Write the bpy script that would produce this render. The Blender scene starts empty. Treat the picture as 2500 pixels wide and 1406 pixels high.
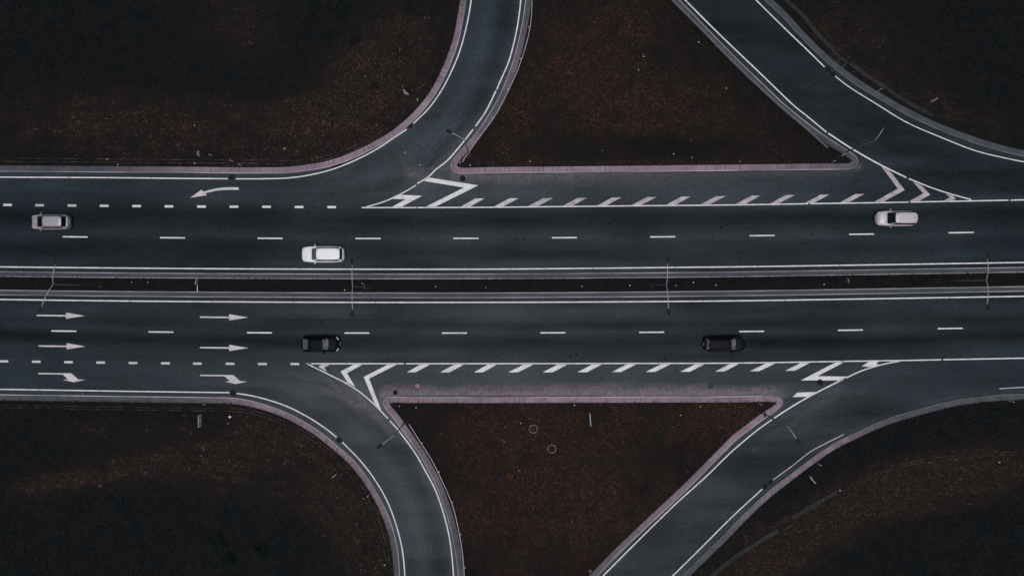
import bpy, bmesh, math, random
import numpy as np
from mathutils import Vector, Matrix

random.seed(7); RNG = np.random.default_rng(11)
scene = bpy.context.scene
C = scene.collection
S = 0.0467                     # metres per photo pixel on the road surface
H = 85.0                       # height the drone hovers at

# ---------------------------------------------------------------- camera, sky, sun, exposure
cam_d = bpy.data.cameras.new("camera")
cam = bpy.data.objects.new("camera", cam_d); C.objects.link(cam)
cam.location = (0, 0, H)
cam.rotation_euler = (0, 0, 0)
cam_d.sensor_fit = 'HORIZONTAL'; cam_d.sensor_width = 36
cam_d.lens = 36 * H / (2500 * S)
cam_d.clip_end = 4000
scene.camera = cam

SUN_EL, SUN_AZ = 80.0, 178.0   # high, hazy, from just south
w = bpy.data.worlds.new("World"); scene.world = w; w.use_nodes = True
nt = w.node_tree; bg = nt.nodes["Background"]
sky = nt.nodes.new("ShaderNodeTexSky"); sky.sky_type = 'NISHITA'; sky.sun_disc = False
sky.sun_elevation = math.radians(SUN_EL); sky.sun_rotation = math.radians(SUN_AZ)
sky.air_density = 1.0; sky.dust_density = 4.0; sky.ozone_density = 1.0
nt.links.new(sky.outputs[0], bg.inputs[0]); bg.inputs[1].default_value = 0.055
sd = bpy.data.lights.new("sun", 'SUN'); sun = bpy.data.objects.new("sun", sd); C.objects.link(sun)
sd.energy = 1.5; sd.angle = math.radians(30); sd.color = (1.0, 0.995, 0.985)
sun.rotation_euler = (math.radians(90 - SUN_EL), 0, math.radians(180 - SUN_AZ))
scene.render.engine = 'CYCLES'
scene.view_settings.view_transform = 'Standard'; scene.view_settings.look = 'None'
scene.view_settings.exposure = 0.05; scene.view_settings.gamma = 1
scene.view_settings.use_curve_mapping = False
scene.render.resolution_x = 1024; scene.render.resolution_y = 575

# ---------------------------------------------------------------- helpers
def P(px, py, h=0.0):
    """photo pixel on a level h metres above the road -> plan position"""
    k = S * (H - h) / H
    return ((px - 1250) * k, (703 - py) * k)

def link(name, me, mat=None, parent=None, loc=(0, 0, 0)):
    o = bpy.data.objects.new(name, me); C.objects.link(o); o.location = loc
    if mat is not None:
        me.materials.clear()
        for m in (mat if isinstance(mat, (list, tuple)) else [mat]): me.materials.append(m)
    if parent is not None: o.parent = parent
    return o

def thing(name, label, cat, loc=(0, 0, 0), rz=0.0, group=None):
    o = bpy.data.objects.new(name, None); C.objects.link(o)
    o.empty_display_size = 0.3; o.location = loc; o.rotation_euler = (0, 0, rz)
    return tag(o, label, cat, group)

def tag(o, label, cat, group=None):
    o["label"] = label; o["category"] = cat
    if group: o["group"] = group
    return o

def struct(o, label=None):
    o["kind"] = "structure"
    if label: o["label"] = label
    return o

class MB:
    def __init__(s): s.v = []; s.f = []; s.m = []
    def add(s, vs, fs, mi=0):
        b = len(s.v); s.v += [tuple(v) for v in vs]; s.f += [tuple(b + i for i in f) for f in fs]; s.m += [mi] * len(fs); return s
    def box(s, c, d, rz=0, mi=0):
        cx, cy, cz = c; a, b, h = d[0] / 2, d[1] / 2, d[2] / 2; co, si = math.cos(rz), math.sin(rz)
        vs = [(cx + x * co - y * si, cy + x * si + y * co, cz + z) for z in (-h, h) for x, y in ((-a, -b), (a, -b), (a, b), (-a, b))]
        return s.add(vs, [(3, 2, 1, 0), (4, 5, 6, 7), (0, 1, 5, 4), (1, 2, 6, 5), (2, 3, 7, 6), (3, 0, 4, 7)], mi)
    def tube(s, pts, rad, n=10, mi=0, cap=True):
        pts = [Vector(p) for p in pts]
        if not isinstance(rad, (list, tuple)): rad = [rad] * len(pts)
        vs = []; fs = []
        for i, p in enumerate(pts):
            t = (pts[min(i + 1, len(pts) - 1)] - pts[max(i - 1, 0)]).normalized()
            up = Vector((1, 0, 0)) if abs(t.z) > 0.9 else Vector((0, 0, 1))
            a = t.cross(up).normalized(); b = a.cross(t).normalized()
            for k in range(n):
                q = 2 * math.pi * k / n
                vs.append(p + rad[i] * (math.cos(q) * a + math.sin(q) * b))
        for i in range(len(pts) - 1):
            for k in range(n):
                fs.append((i * n + k, i * n + (k + 1) % n, (i + 1) * n + (k + 1) % n, (i + 1) * n + k))
        if cap:
            fs.append(tuple(range(n))[::-1]); fs.append(tuple((len(pts) - 1) * n + k for k in range(n)))
        return s.add(vs, fs, mi)
    def lathe(s, prof, n=24, c=(0, 0, 0), sx=1, sy=1, rz=0, mi=0):
        vs = []; fs = []; co, si = math.cos(rz), math.sin(rz)
        for r, z in prof:
            for k in range(n):
                q = 2 * math.pi * k / n; x, y = r * sx * math.cos(q), r * sy * math.sin(q)
                vs.append((c[0] + x * co - y * si, c[1] + x * si + y * co, c[2] + z))
        for i in range(len(prof) - 1):
            for k in range(n): fs.append((i * n + k, i * n + (k + 1) % n, (i + 1) * n + (k + 1) % n, (i + 1) * n + k))
        return s.add(vs, fs, mi)
    def build(s, name, mat, parent=None, smooth=False, loc=(0, 0, 0)):
        me = bpy.data.meshes.new(name); me.from_pydata(s.v, [], s.f)
        if any(s.m): me.polygons.foreach_set("material_index", s.m)
        if smooth: me.polygons.foreach_set("use_smooth", [True] * len(me.polygons))
        bm = bmesh.new(); bm.from_mesh(me); bmesh.ops.recalc_face_normals(bm, faces=bm.faces); bm.to_mesh(me); bm.free()
        return link(name, me, mat, parent, loc)

def spline(pts, step=0.5):
    """px polyline -> dense smooth plan polyline"""
    p = np.array([P(*q) for q in pts]); q = np.vstack([2 * p[0] - p[1], p, 2 * p[-1] - p[-2]]); out = []
    for i in range(1, len(q) - 2):
        a, b, c, d = q[i - 1], q[i], q[i + 1], q[i + 2]
        # centripetal Catmull-Rom
        t0 = 0; t1 = t0 + max(np.linalg.norm(b - a) ** .5, 1e-4); t2 = t1 + max(np.linalg.norm(c - b) ** .5, 1e-4); t3 = t2 + max(np.linalg.norm(d - c) ** .5, 1e-4)
        n = max(2, int(np.linalg.norm(c - b) / step))
        for t in np.linspace(t1, t2, n, endpoint=False):
            A1 = (t1 - t) / (t1 - t0) * a + (t - t0) / (t1 - t0) * b; A2 = (t2 - t) / (t2 - t1) * b + (t - t1) / (t2 - t1) * c
            A3 = (t3 - t) / (t3 - t2) * c + (t - t2) / (t3 - t2) * d
            B1 = (t2 - t) / (t2 - t0) * A1 + (t - t0) / (t2 - t0) * A2; B2 = (t3 - t) / (t3 - t1) * A2 + (t - t1) / (t3 - t1) * A3
            out.append((t2 - t) / (t2 - t1) * B1 + (t - t1) / (t2 - t1) * B2)
    out.append(q[-2]); return np.array(out)

def normals2(p):
    t = np.gradient(p, axis=0); t /= np.maximum(np.linalg.norm(t, axis=1), 1e-9)[:, None]
    return np.stack([-t[:, 1], t[:, 0]], 1)

def inside(poly, x, y):
    r = np.zeros(x.shape, bool); n = len(poly); j = n - 1
    for i in range(n):
        xi, yi = poly[i]; xj, yj = poly[j]
        c = ((yi > y) != (yj > y)) & (x < (xj - xi) * (y - yi) / (yj - yi + 1e-12) + xi); r ^= c; j = i
    return r

def dist_line(line, x, y):
    d = np.full(x.shape, 1e9); ang = np.zeros(x.shape)
    for i in range(len(line) - 1):
        ax, ay = line[i]; bx, by = line[i + 1]; ex, ey = bx - ax, by - ay; l2 = ex * ex + ey * ey + 1e-12
        t = np.clip(((x - ax) * ex + (y - ay) * ey) / l2, 0, 1)
        q = np.hypot(x - ax - t * ex, y - ay - t * ey); m = q < d
        d[m] = q[m]; ang[m] = math.atan2(ey, ex)
    return d, ang

def blobs(px, py, L):
    r = np.zeros(px.shape)
    for cx, cy, rx, ry, an, a in L:
        c, s_ = math.cos(math.radians(an)), math.sin(math.radians(an)); u = (px - cx) * c + (py - cy) * s_; v = -(px - cx) * s_ + (py - cy) * c
        r += a * np.exp(-(u / rx) ** 2 - (v / ry) ** 2)
    return r
_T = {}
def vnoise(x, y, sc, seed):
    if seed not in _T: _T[seed] = np.random.default_rng(seed).random((256, 256))
    T = _T[seed]; u = x / sc; v = y / sc; i = np.floor(u).astype(int); j = np.floor(v).astype(int); fu = u - i; fv = v - j
    fu = fu * fu * (3 - 2 * fu); fv = fv * fv * (3 - 2 * fv); i &= 255; j &= 255; a = (i + 1) & 255; b = (j + 1) & 255
    return (T[i, j] * (1 - fu) + T[a, j] * fu) * (1 - fv) + (T[i, b] * (1 - fu) + T[a, b] * fu) * fv
def fbm(x, y, sc, seed, o=4):
    r = 0; a = 0.5; t = 0
    for k in range(o): r = r + a * vnoise(x + 17.3 * k, y - 9.1 * k, sc / 2 ** k, seed + k); t += a; a *= .5
    return r / t

# ---------------------------------------------------------------- materials
def mat(name, col, rough=0.6, spec=0.5, metal=0.0):
    m = bpy.data.materials.new(name); m.use_nodes = True; b = m.node_tree.nodes["Principled BSDF"]
    b.inputs["Base Color"].default_value = (*col, 1); b.inputs["Roughness"].default_value = rough
    b.inputs["Specular IOR Level"].default_value = spec; b.inputs["Metallic"].default_value = metal
    return m
def N(m, t, **k):
    n = m.node_tree.nodes.new(t)
    for a, v in k.items(): setattr(n, a, v)
    return n
def noise_mix(m, c1, c2, scale, lo=.35, hi=.65, detail=6, coord='Object', stretch=None, rough=.6):
    """colour = mix(c1, c2) by procedural noise; returns the mix output"""
    T = m.node_tree; tc = N(m, "ShaderNodeTexCoord"); nz = N(m, "ShaderNodeTexNoise")
    nz.inputs["Scale"].default_value = scale; nz.inputs["Detail"].default_value = detail; nz.inputs["Roughness"].default_value = rough
    if stretch:
        mp = N(m, "ShaderNodeMapping"); mp.inputs["Scale"].default_value = stretch
        T.links.new(tc.outputs[coord], mp.inputs[0]); T.links.new(mp.outputs[0], nz.inputs["Vector"])
    else: T.links.new(tc.outputs[coord], nz.inputs["Vector"])
    r = N(m, "ShaderNodeMapRange"); r.inputs["From Min"].default_value = lo; r.inputs["From Max"].default_value = hi
    T.links.new(nz.outputs["Fac"], r.inputs["Value"])
    mx = N(m, "ShaderNodeMix", data_type='RGBA'); T.links.new(r.outputs[0], mx.inputs["Factor"])
    for i, c in ((6, c1), (7, c2)):
        if isinstance(c, tuple): mx.inputs[i].default_value = (*c, 1)
        else: T.links.new(c, mx.inputs[i])
    return mx.outputs[2]
def setc(m, out): m.node_tree.links.new(out, m.node_tree.nodes["Principled BSDF"].inputs["Base Color"])
def bump(m, scale, dist, strength=.5, detail=5):
    T = m.node_tree; tc = N(m, "ShaderNodeTexCoord"); nz = N(m, "ShaderNodeTexNoise"); nz.inputs["Scale"].default_value = scale; nz.inputs["Detail"].default_value = detail
    T.links.new(tc.outputs["Object"], nz.inputs["Vector"]); b = N(m, "ShaderNodeBump"); b.inputs["Strength"].default_value = strength; b.inputs["Distance"].default_value = dist
    T.links.new(nz.outputs["Fac"], b.inputs["Height"]); T.links.new(b.outputs[0], T.nodes["Principled BSDF"].inputs["Normal"])

def M_attr(m, name):
    a = N(m, "ShaderNodeAttribute"); a.attribute_name = name; return a

# asphalt: grain + wear and dust that were worked out on the road sheet itself
ASPH = mat("asphalt", (.03, .036, .042), .50, .15)
def mk_asphalt():
    m = ASPH; T = m.node_tree
    g1 = noise_mix(m, (.0015, .0048, .0065), (.024, .042, .053), 3.3, .30, .70, 2, rough=.8)
    g2 = noise_mix(m, (.006, .0135, .0155), (.015, .0215, .0325), 1.1, .3, .7, 6, rough=.9)
    mx = N(m, "ShaderNodeMix", data_type='RGBA'); mx.inputs[0].default_value = .5; T.links.new(g1, mx.inputs[6]); T.links.new(g2, mx.inputs[7])
    at = M_attr(m, "wear"); sp = N(m, "ShaderNodeSeparateColor"); T.links.new(at.outputs["Color"], sp.inputs[0])
    mul = N(m, "ShaderNodeMix", data_type='RGBA', blend_type='MULTIPLY'); mul.inputs[0].default_value = 1
    T.links.new(mx.outputs[2], mul.inputs[6])
    cmb = N(m, "ShaderNodeCombineColor")
    for i in range(3): T.links.new(sp.outputs[0], cmb.inputs[i])
    T.links.new(cmb.outputs[0], mul.inputs[7])
    du = N(m, "ShaderNodeMix", data_type='RGBA'); T.links.new(sp.outputs[1], du.inputs[0]); T.links.new(mul.outputs[2], du.inputs[6])
    dc = noise_mix(m, (.11, .09, .105), (.24, .165, .195), 5, .3, .7, 4, rough=.8); T.links.new(dc, du.inputs[7])
    fr = noise_mix(m, (0.0, 0.0, 0.0), (1.75, 1.75, 1.75), 2.2, .36, .64, 9, rough=.9); df = N(m, "ShaderNodeMath", operation='MULTIPLY', use_clamp=True)
    T.links.new(fr, df.inputs[0]); T.links.new(sp.outputs[1], df.inputs[1]); T.links.new(df.outputs[0], du.inputs[0])
    sm = N(m, "ShaderNodeMath", operation='MULTIPLY'); sm.inputs[1].default_value = .165; T.links.new(sp.outputs[0], sm.inputs[0]); T.links.new(sm.outputs[0], T.nodes["Principled BSDF"].inputs["Specular IOR Level"])
    setc(m, du.outputs[2]); bump(m, 26, .01, .5)
mk_asphalt()
PAINT = mat("road_paint", (.8, .78, .8), .65, .3); 
_b = noise_mix(PAINT, (.62, .585, .625), (.80, .795, .81), 1.1, .4, .58, 8, rough=.75); setc(PAINT, noise_mix(PAINT, (.26, .24, .26), _b, 3.3, .29, .41, 8, rough=.85))
PAINTW = mat("worn_paint", (.6, .55, .58), .7, .3)
_b = noise_mix(PAINTW, (.30, .235, .275), (.56, .52, .55), 1.3, .36, .6, 8, rough=.8); setc(PAINTW, noise_mix(PAINTW, (.14, .12, .135), _b, 4.0, .27, .42, 8, rough=.85))
PAINTL = mat("pink_paint", (.6, .52, .57), .7, .3)
_b = noise_mix(PAINTL, (.50, .445, .49), (.68, .64, .67), .6, .38, .62, 7, rough=.7); setc(PAINTL, noise_mix(PAINTL, (.3, .25, .28), _b, 5.0, .22, .34, 7, rough=.85))
KERBD = mat("kerb_concrete_dark", (.1, .1, .1), .75, .3)
SLAB = mat("paving_slab", (.2, .16, .19), .8, .3)
def mk_slab():
    m = SLAB; T = m.node_tree
    tn = M_attr(m, "slab_tone"); base = N(m, "ShaderNodeMix", data_type='RGBA'); T.links.new(tn.outputs["Fac"], base.inputs[0])
    lo_ = noise_mix(m, (.045, .058, .068), (.085, .088, .098), .8, .35, .65, 5); hi_ = noise_mix(m, (.235, .16, .195), (.33, .25, .29), .7, .35, .65, 5)
    T.links.new(lo_, base.inputs[6]); T.links.new(hi_, base.inputs[7]); base = base.outputs[2]
    base = noise_mix(m, base, (.30, .14, .13), .9, .60, .82, 6, rough=.8)
    base = noise_mix(m, (.06, .06, .07), base, 8.5, .18, .5, 5, rough=.9)
    at = M_attr(m, "joint"); mx = N(m, "ShaderNodeMix", data_type='RGBA'); T.links.new(at.outputs["Fac"], mx.inputs[0]); T.links.new(base, mx.inputs[6]); mx.inputs[7].default_value = (.055, .05, .055, 1)
    setc(m, mx.outputs[2])
mk_slab()
GUT = mat("median_concrete", (.07, .08, .09), .8, .3)
setc(GUT, noise_mix(GUT, noise_mix(GUT, (.032, .044, .051), (.060, .068, .078), .22, .38, .62, 5), (.12, .125, .14), 9, .45, .8, 5, rough=.85))
KERB = mat("kerb_concrete", (.35, .32, .36), .75, .3)
setc(KERB, noise_mix(KERB, noise_mix(KERB, (.17, .16, .18), (.50, .41, .46), .1, .38, .62, 5), (.10, .09, .10), 7, .55, .8, 5, rough=.85))
setc(KERBD, noise_mix(KERBD, (.06, .07, .08), (.17, .17, .18), .3, .38, .66, 6))
KERB2 = mat("kerb_edge", (.4, .34, .36), .7, .3)
setc(KERB2, noise_mix(KERB2, (.26, .20, .21), (.42, .36, .38), .2, .4, .6, 5))
SOIL = mat("soil", (.015, .013, .012), .95, .05)
GRASS = mat("grass_blades", (.04, .03, .02), .9, .0)
_a = M_attr(GRASS, "tint"); setc(GRASS, _a.outputs["Color"])
LEAF = mat("shrub_leaf", (.012, .03, .02), .7, .15)
_a = M_attr(LEAF, "tint"); setc(LEAF, _a.outputs["Color"])
STEM = mat("stem", (.02, .015, .01), .9, .1)
CONC = mat("old_concrete", (.1, .1, .1), .85, .2); setc(CONC, noise_mix(CONC, (.012, .014, .015), (.046, .044, .046), 1.6, .38, .68, 8, rough=.85))
CONCL = mat("light_concrete", (.3, .26, .26), .85, .2); setc(CONCL, noise_mix(CONCL, (.16, .11, .11), (.42, .33, .33), 5, .35, .65, 8, rough=.8))
LIP = mat("channel_lip", (.3, .24, .22), .85, .2); setc(LIP, noise_mix(LIP, (.012, .012, .012), (.34, .23, .20), .8, .47, .76, 9, rough=.88))
IRON = mat("cast_iron", (.008, .01, .011), .85, .15); setc(IRON, noise_mix(IRON, (.005, .007, .008), (.02, .024, .026), 14, .4, .7, 4))
IRONG = mat("worn_iron", (.035, .042, .046), .8, .2); setc(IRONG, noise_mix(IRONG, (.03, .036, .042), (.075, .08, .085), 9, .4, .7, 5))
DUSTLID = mat("dusty_lid", (.3, .17, .18), .85, .2); setc(DUSTLID, noise_mix(DUSTLID, (.17, .12, .135), (.42, .22, .22), 7, .35, .65, 6))
HOLE = mat("dark_opening", (.004, .004, .004), .95, .05)
GALV = mat("galvanised_steel", (.42, .40, .43), .55, .4, .15); setc(GALV, noise_mix(GALV, (.32, .29, .32), (.52, .49, .52), 3, .35, .65, 5))
POLE = mat("painted_pole", (.07, .08, .08), .6, .3); setc(POLE, noise_mix(POLE, (.045, .05, .052), (.13, .13, .135), 2, .35, .65, 5))
HEAD = mat("lamp_housing", (.012, .014, .015), .7, .15)
HEADR = mat("lamp_rim", (.09, .10, .105), .6, .3)
LENS = mat("lamp_lens", (.3, .3, .28), .2, .5)
WHITE = mat("white_plastic", (.8, .8, .8), .5, .4)
SIGNW = mat("sign_face", (.6, .56, .58), .55, .3); setc(SIGNW, noise_mix(SIGNW, (.5, .44, .47), (.66, .64, .66), 6, .35, .65, 4))
SIGNG = mat("sign_grey_and_shade", (.2, .21, .23), .6, .3)  # shade painted into the right median sign's face; plain grey elsewhere
SIGND = mat("sign_back", (.04, .045, .045), .6, .3)
SIGNM = mat("sign_mark", (.03, .02, .025), .6, .3)
BLACK = mat("black_rubber", (.01, .01, .01), .8, .2)
LITTER = mat("litter", (.75, .72, .7), .7, .2)

# ---------------------------------------------------------------- road edges traced as real curves
K = {}
K['nw'] = ([(-120,419),(-60,419.5),(0,420),(150,421),(300,422),(450,423),(560,424),(640,424.4),(700,423.4),(764,416),(810,406.5),(860,389),(905,368),(956,339),(998,307),(1033,272),(1062,234),(1084,195),(1102,154),(1119,106),(1130.5,54),(1138.5,0),(1143,-60),(1144,-120)], [(-120,-120)])
K['n'] = ([(1289,-120),(1287,-60),(1282.6,0),(1276,48),(1265,102),(1250.6,154),(1225,221),(1190,285),(1158,330),(1129,363),(1108.4,387),(1100,402),(1105,416),(1119,424.5),(1148,425),(1200,423.8),(1500,421),(1800,417.7),(2000,415.3),(2055,415),(2078,413),(2090,405),(2093.5,395),(2088,381),(2074,371),(2038,348),(2000,322.6),(1920,260),(1866,209),(1800,146),(1728.5,73),(1658,0),(1600,-62),(1545,-120)], [])
K['ne'] = ([(1746,-120),(1804,-60),(1863,0),(1907.8,43),(1971,111),(2014,151),(2071,197),(2142,242),(2213,282),(2298,321.5),(2383.6,353),(2440,370),(2500,384),(2560,394),(2620,400)], [(2620,-120)])
K['sw'] = ([(-120,960),(0,961.8),(200,964.5),(344,966.5),(500,968.6),(579,971),(652,987),(722,1015.5),(773,1045.6),(814,1077),(858,1115),(893,1156.6),(922,1201),(947,1252),(963,1299),(972.6,1347),(977,1406),(979,1466),(980,1526)], [(-120,1526)])
K['s'] = ([(1124,1526),(1122,1466),(1118.5,1406),(1109,1334),(1093,1264.5),(1071,1201),(1045.5,1147),(1020,1103),(995,1068),(963,1024),(940,995.6),(935.5,983),(939.6,974),(954,968),(1000,968),(1200,968),(1500,967.2),(1800,966.3),(1880,965),(1898,966.5),(1908,972),(1911.7,980),(1908,991),(1897,1001.7),(1862.6,1024),(1832,1047),(1800,1071),(1771,1099.6),(1676,1195),(1581,1283.6),(1504.6,1356.6),(1457,1406),(1395,1466),(1335,1526)], [])
K['se'] = ([(1540,1526),(1600,1466),(1660,1406),(1707.6,1360),(1771,1298),(1800,1267.6),(1863,1207),(1927,1156.6),(1977.6,1118.6),(2031.5,1082),(2085.5,1055),(2149,1026.6),(2212,1006),(2276,988.5),(2339,974),(2434,963),(2500,960),(2620,957)], [(2620,1526)])
MU = [(-120,661),(0,662.4),(300,665.5),(600,667.3),(900,668.3),(1200,668),(1500,666),(1800,663.0),(2150,657.5),(2500,651.9),(2620,650)]
ML = [(-120,719.5),(0,720.8),(300,724),(600,726),(900,727.3),(1200,727.4),(1500,725.7),(1800,722.8),(2150,717.5),(2500,711.7),(2620,710)]
lines = {k: spline(v[0]) for k, v in K.items()}
polys = {k: np.vstack([lines[k]] + ([np.array([P(*q) for q in K[k][1]])] if K[k][1] else [])) for k in K}
lines['mu'] = spline(MU); lines['ml'] = spline(ML)
polys['m'] = np.vstack([lines['mu'], lines['ml'][::-1]])
SW_ = 0.60            # width of the paved strip behind every kerb
KW = 0.10

# ---------------------------------------------------------------- ground (one sheet, out to the horizon)
X0, X1, Y0, Y1 = -64.0, 64.0, -38.4, 38.4
gx = np.arange(X0, X1 + .01, 0.2); gy = np.arange(Y0, Y1 + .01, 0.2)
GX, GY = np.meshgrid(gx, gy)
D = np.full(GX.shape, -9.0); REG = np.full(GX.shape, '', dtype='<U2'); ANG = np.zeros(GX.shape)
for k, pl in polys.items():
    ins = inside(pl, GX, GY); xs, ys = GX[ins], GY[ins]
    if k == 'm':
        d1, a1 = dist_line(lines['mu'][::4], xs, ys); d2, a2 = dist_line(lines['ml'][::4], xs, ys); d = np.minimum(d1, d2); a = a1
    else: d, a = dist_line(lines[k], xs, ys)
    D[ins] = d; REG[ins] = k; ANG[ins] = a
rise = np.clip((D - .14) / .36, 0, 1); rise = rise * rise * (3 - 2 * rise)
GZ = -.30 + .39 * rise + np.where(D > .5, np.clip((D - .5) / 2.0, 0, 1), 0) * (.12 + .22 * (fbm(GX, GY, 3.2, 3) - .5) + .10 * (fbm(GX, GY, .8, 9) - .5))
GZ = np.where(D > .6, np.maximum(GZ, .04), GZ)

def ground_sheet():
    ny, nx = GX.shape; v = np.stack([GX, GY, GZ], -1).reshape(-1, 3)
    i = np.arange(ny * nx).reshape(ny, nx); f = np.stack([i[:-1, :-1], i[:-1, 1:], i[1:, 1:], i[1:, :-1]], -1).reshape(-1, 4)
    # outer ring to the horizon
    R = 2500; b = len(v); ring = np.array([(-R, -R, -.3), (R, -R, -.3), (R, R, -.3), (-R, R, -.3)]); v = np.vstack([v, ring])
    cn = [i[0, 0], i[0, -1], i[-1, -1], i[-1, 0]]
    me = bpy.data.meshes.new("ground")
    quads = f.tolist()
    edges = [list(i[0, :]), list(i[:, -1]), list(i[-1, ::-1]), list(i[::-1, 0])]
    for s in range(4): quads.append([b + s, b + (s + 1) % 4] + [int(q) for q in edges[s][::-1]])
    me.from_pydata(v.tolist(), [], quads); me.polygons.foreach_set("use_smooth", [True] * len(me.polygons))
    return me
gm = SOIL
setc(SOIL, noise_mix(SOIL, (.009, .012, .0135), (.016, .0135, .0125), .6, .35, .65, 8))
g = struct(link("ground", ground_sheet(), SOIL), "dark earth verges under the dry grass")

# ---------------------------------------------------------------- road sheet with wear and dust
def road_sheet():
    st = 0.25; xs = np.arange(X0, X1 + .01, st); ys = np.arange(Y0, Y1 + .01, st); x, y = np.meshgrid(xs, ys)
    px = x / S + 1250; py = 703 - y / S
    dmin = np.full(x.shape, 99.0); dd = {}
    for k in ('nw', 'n', 'ne', 'sw', 's', 'se'):
        dd[k], _ = dist_line(lines[k][::2], x, y); dmin = np.minimum(dmin, dd[k])
    mid = -((px - 1250) / 1250.0) ** 2 * 17       # the road bends very slightly
    q = py - mid
    wear = np.ones(x.shape)
    def band(c, wd, a): return a * np.exp(-((q - c) / wd) ** 2)
    wear *= 1.06
    def win(a, b, e=5): return 1 / (1 + np.exp(-(q - a) / e)) / (1 + np.exp((q - b) / e))
    up = win(510, 668); lo = win(727, 884)
    wear += up * (-.20 - band(538, 22, .22) - band(618, 14, .08) + band(583, 10, .16) + band(645, 8, .08))
    wear += lo * (-.20 - band(838, 15, .24) - band(793, 7, .09) + band(812, 6, .09) + band(765, 18, .14) + band(870, 10, .08))
    nz = fbm(x * .12, y, 1.3, 21, 4) ; wear *= .70 + .60 * nz
    wear *= .80 + .40 * fbm(x, y, 7, 31, 3)
    # streaks along the ramps
    rid = np.minimum(dd['nw'], dd['sw']); s2 = np.exp(-((rid - 4.6) / 1.0) ** 2) * .24
    wear -= np.where((rid < 9) & ((py < 470) | (py > 930)) & (px < 1300), s2 - .18 * np.exp(-((rid - 2.6) / .8) ** 2) - .18 * np.exp(-((rid - 6.6) / .9) ** 2), 0)
    ner = (dd['ne'] < 9.0) & (py < 480) & (px > 1650); wear -= np.where(ner, .24 * np.clip((8.5 - dd['ne']) / 3, 0, 1), 0)
    wear += np.where((py < 505) & (py > 425), .12 * np.clip((px - 700) / 200, 0, 1) * np.clip((2150 - px) / 200, 0, 1), 0) + np.where((py > 890) & (py < 968), .14 * np.clip((px - 600) / 300, 0, 1) * np.clip((2300 - px) / 300, 0, 1), 0)
    dust = np.zeros(x.shape); n1 = fbm(x * .5, y, 1.2, 41, 4); n2 = fbm(x, y, .5, 51, 3)
    def edge(k, wd, a, cond): return np.where(cond, a * np.clip(1.25 - dd[k] / (wd * (.6 + .8 * n1)), 0, 1) * (.55 + .9 * n2), 0)
    onroad = np.ones(x.shape, bool)
    for k in ('nw', 'n', 'ne', 'sw', 's', 'se'): onroad &= ~inside(polys[k], x, y)
    dust += edge('s', 1.15, .85, onroad & (py > 915) & (py < 970) & (px > 925)) * np.clip((1960 - px) / 90, 0, 1)
    dust += edge('n', 1.3, .42, onroad & (py > 405) & (px > 1095) & (px < 2080)) * np.clip((2000 - px) / 600, .25, 1)
    def blob(cx, cy, rx, ry, an, a):
        c, s_ = math.cos(math.radians(an)), math.sin(math.radians(an)); u = (px - cx) * c + (py - cy) * s_; v = -(px - cx) * s_ + (py - cy) * c
        return a * np.exp(-(u / rx) ** 2 - (v / ry) ** 2) * np.clip(3.4 * fbm(u * S * .22, v * S * 1.1, .7, 61, 4) - 1.15, 0, 1)
    for b_ in ((860, 978, 90, 14, 30, .5), (900, 1000, 60, 10, 45, .42), (935, 1035, 70, 8, 52, .35), (780, 945, 90, 12, 22, .22), (1060, 412, 70, 7, -6, .55), (1005, 425, 60, 9, 8, .3),
               (950, 975, 22, 16, 0, .8), (2010, 978, 50, 9, -22, .3), (1960, 1000, 60, 9, -30, .12), (1120, 345, 60, 8, -45, .25), (1010, 420, 40, 16, 60, .35), (2095, 408, 10, 7, -30, 1.0), (1120, 360, 80, 10, -50, .16), (830, 420, 50, 7, -18, .25),
               (1000, 960, 30, 8, 0, .4), (1400, 952, 260, 9, 0, .38), (1150, 330, 120, 30, -60, .06)): dust += blob(*b_)
    # paler worn asphalt at the mouths of the ramps
    wear += blob(1090, 355, 130, 40, -50, .45) + blob(900, 1010, 150, 40, 45, .45) + blob(1990, 990, 170, 30, -28, .35) + blob(2130, 370, 90, 26, 30, .3)
    wear += .3 * np.exp(-(dmin / .5) ** 2) * onroad - .35 * band(784, 1.6, 1) * lo * np.clip(1 - ((px - 1000) / 420) ** 2, 0, 1)
    wear += .12 * (py < 480) * (px < 1400) * (px > 900) + .02 * ((py > 930) & (px < 1300)) - .13 * ((py > 985) & (px > 1450)) 
    wear = 1 + (wear - 1) * 1.35
    wear *= .88 + .24 * fbm(x * .05, y, .55, 171, 3) * (up + lo) + .12 * (1 - up - lo)
    wear = np.clip(wear, .3, 2.0)
    ny, nx = x.shape; i = np.arange(ny * nx).reshape(ny, nx); f = np.stack([i[:-1, :-1], i[:-1, 1:], i[1:, 1:], i[1:, :-1]], -1).reshape(-1, 4)
    me = bpy.data.meshes.new("road"); me.from_pydata(np.stack([x, y, x * 0], -1).reshape(-1, 3).tolist(), [], f.tolist())
    at = me.color_attributes.new("wear", 'FLOAT_COLOR', 'POINT')
    buf = np.stack([wear, np.clip(dust, 0, .85), x * 0, x * 0 + 1], -1).reshape(-1); at.data.foreach_set("color", buf)
    return me
road = struct(link("road", road_sheet(), ASPH), "dark asphalt dual carriageway with four slip roads")

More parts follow.
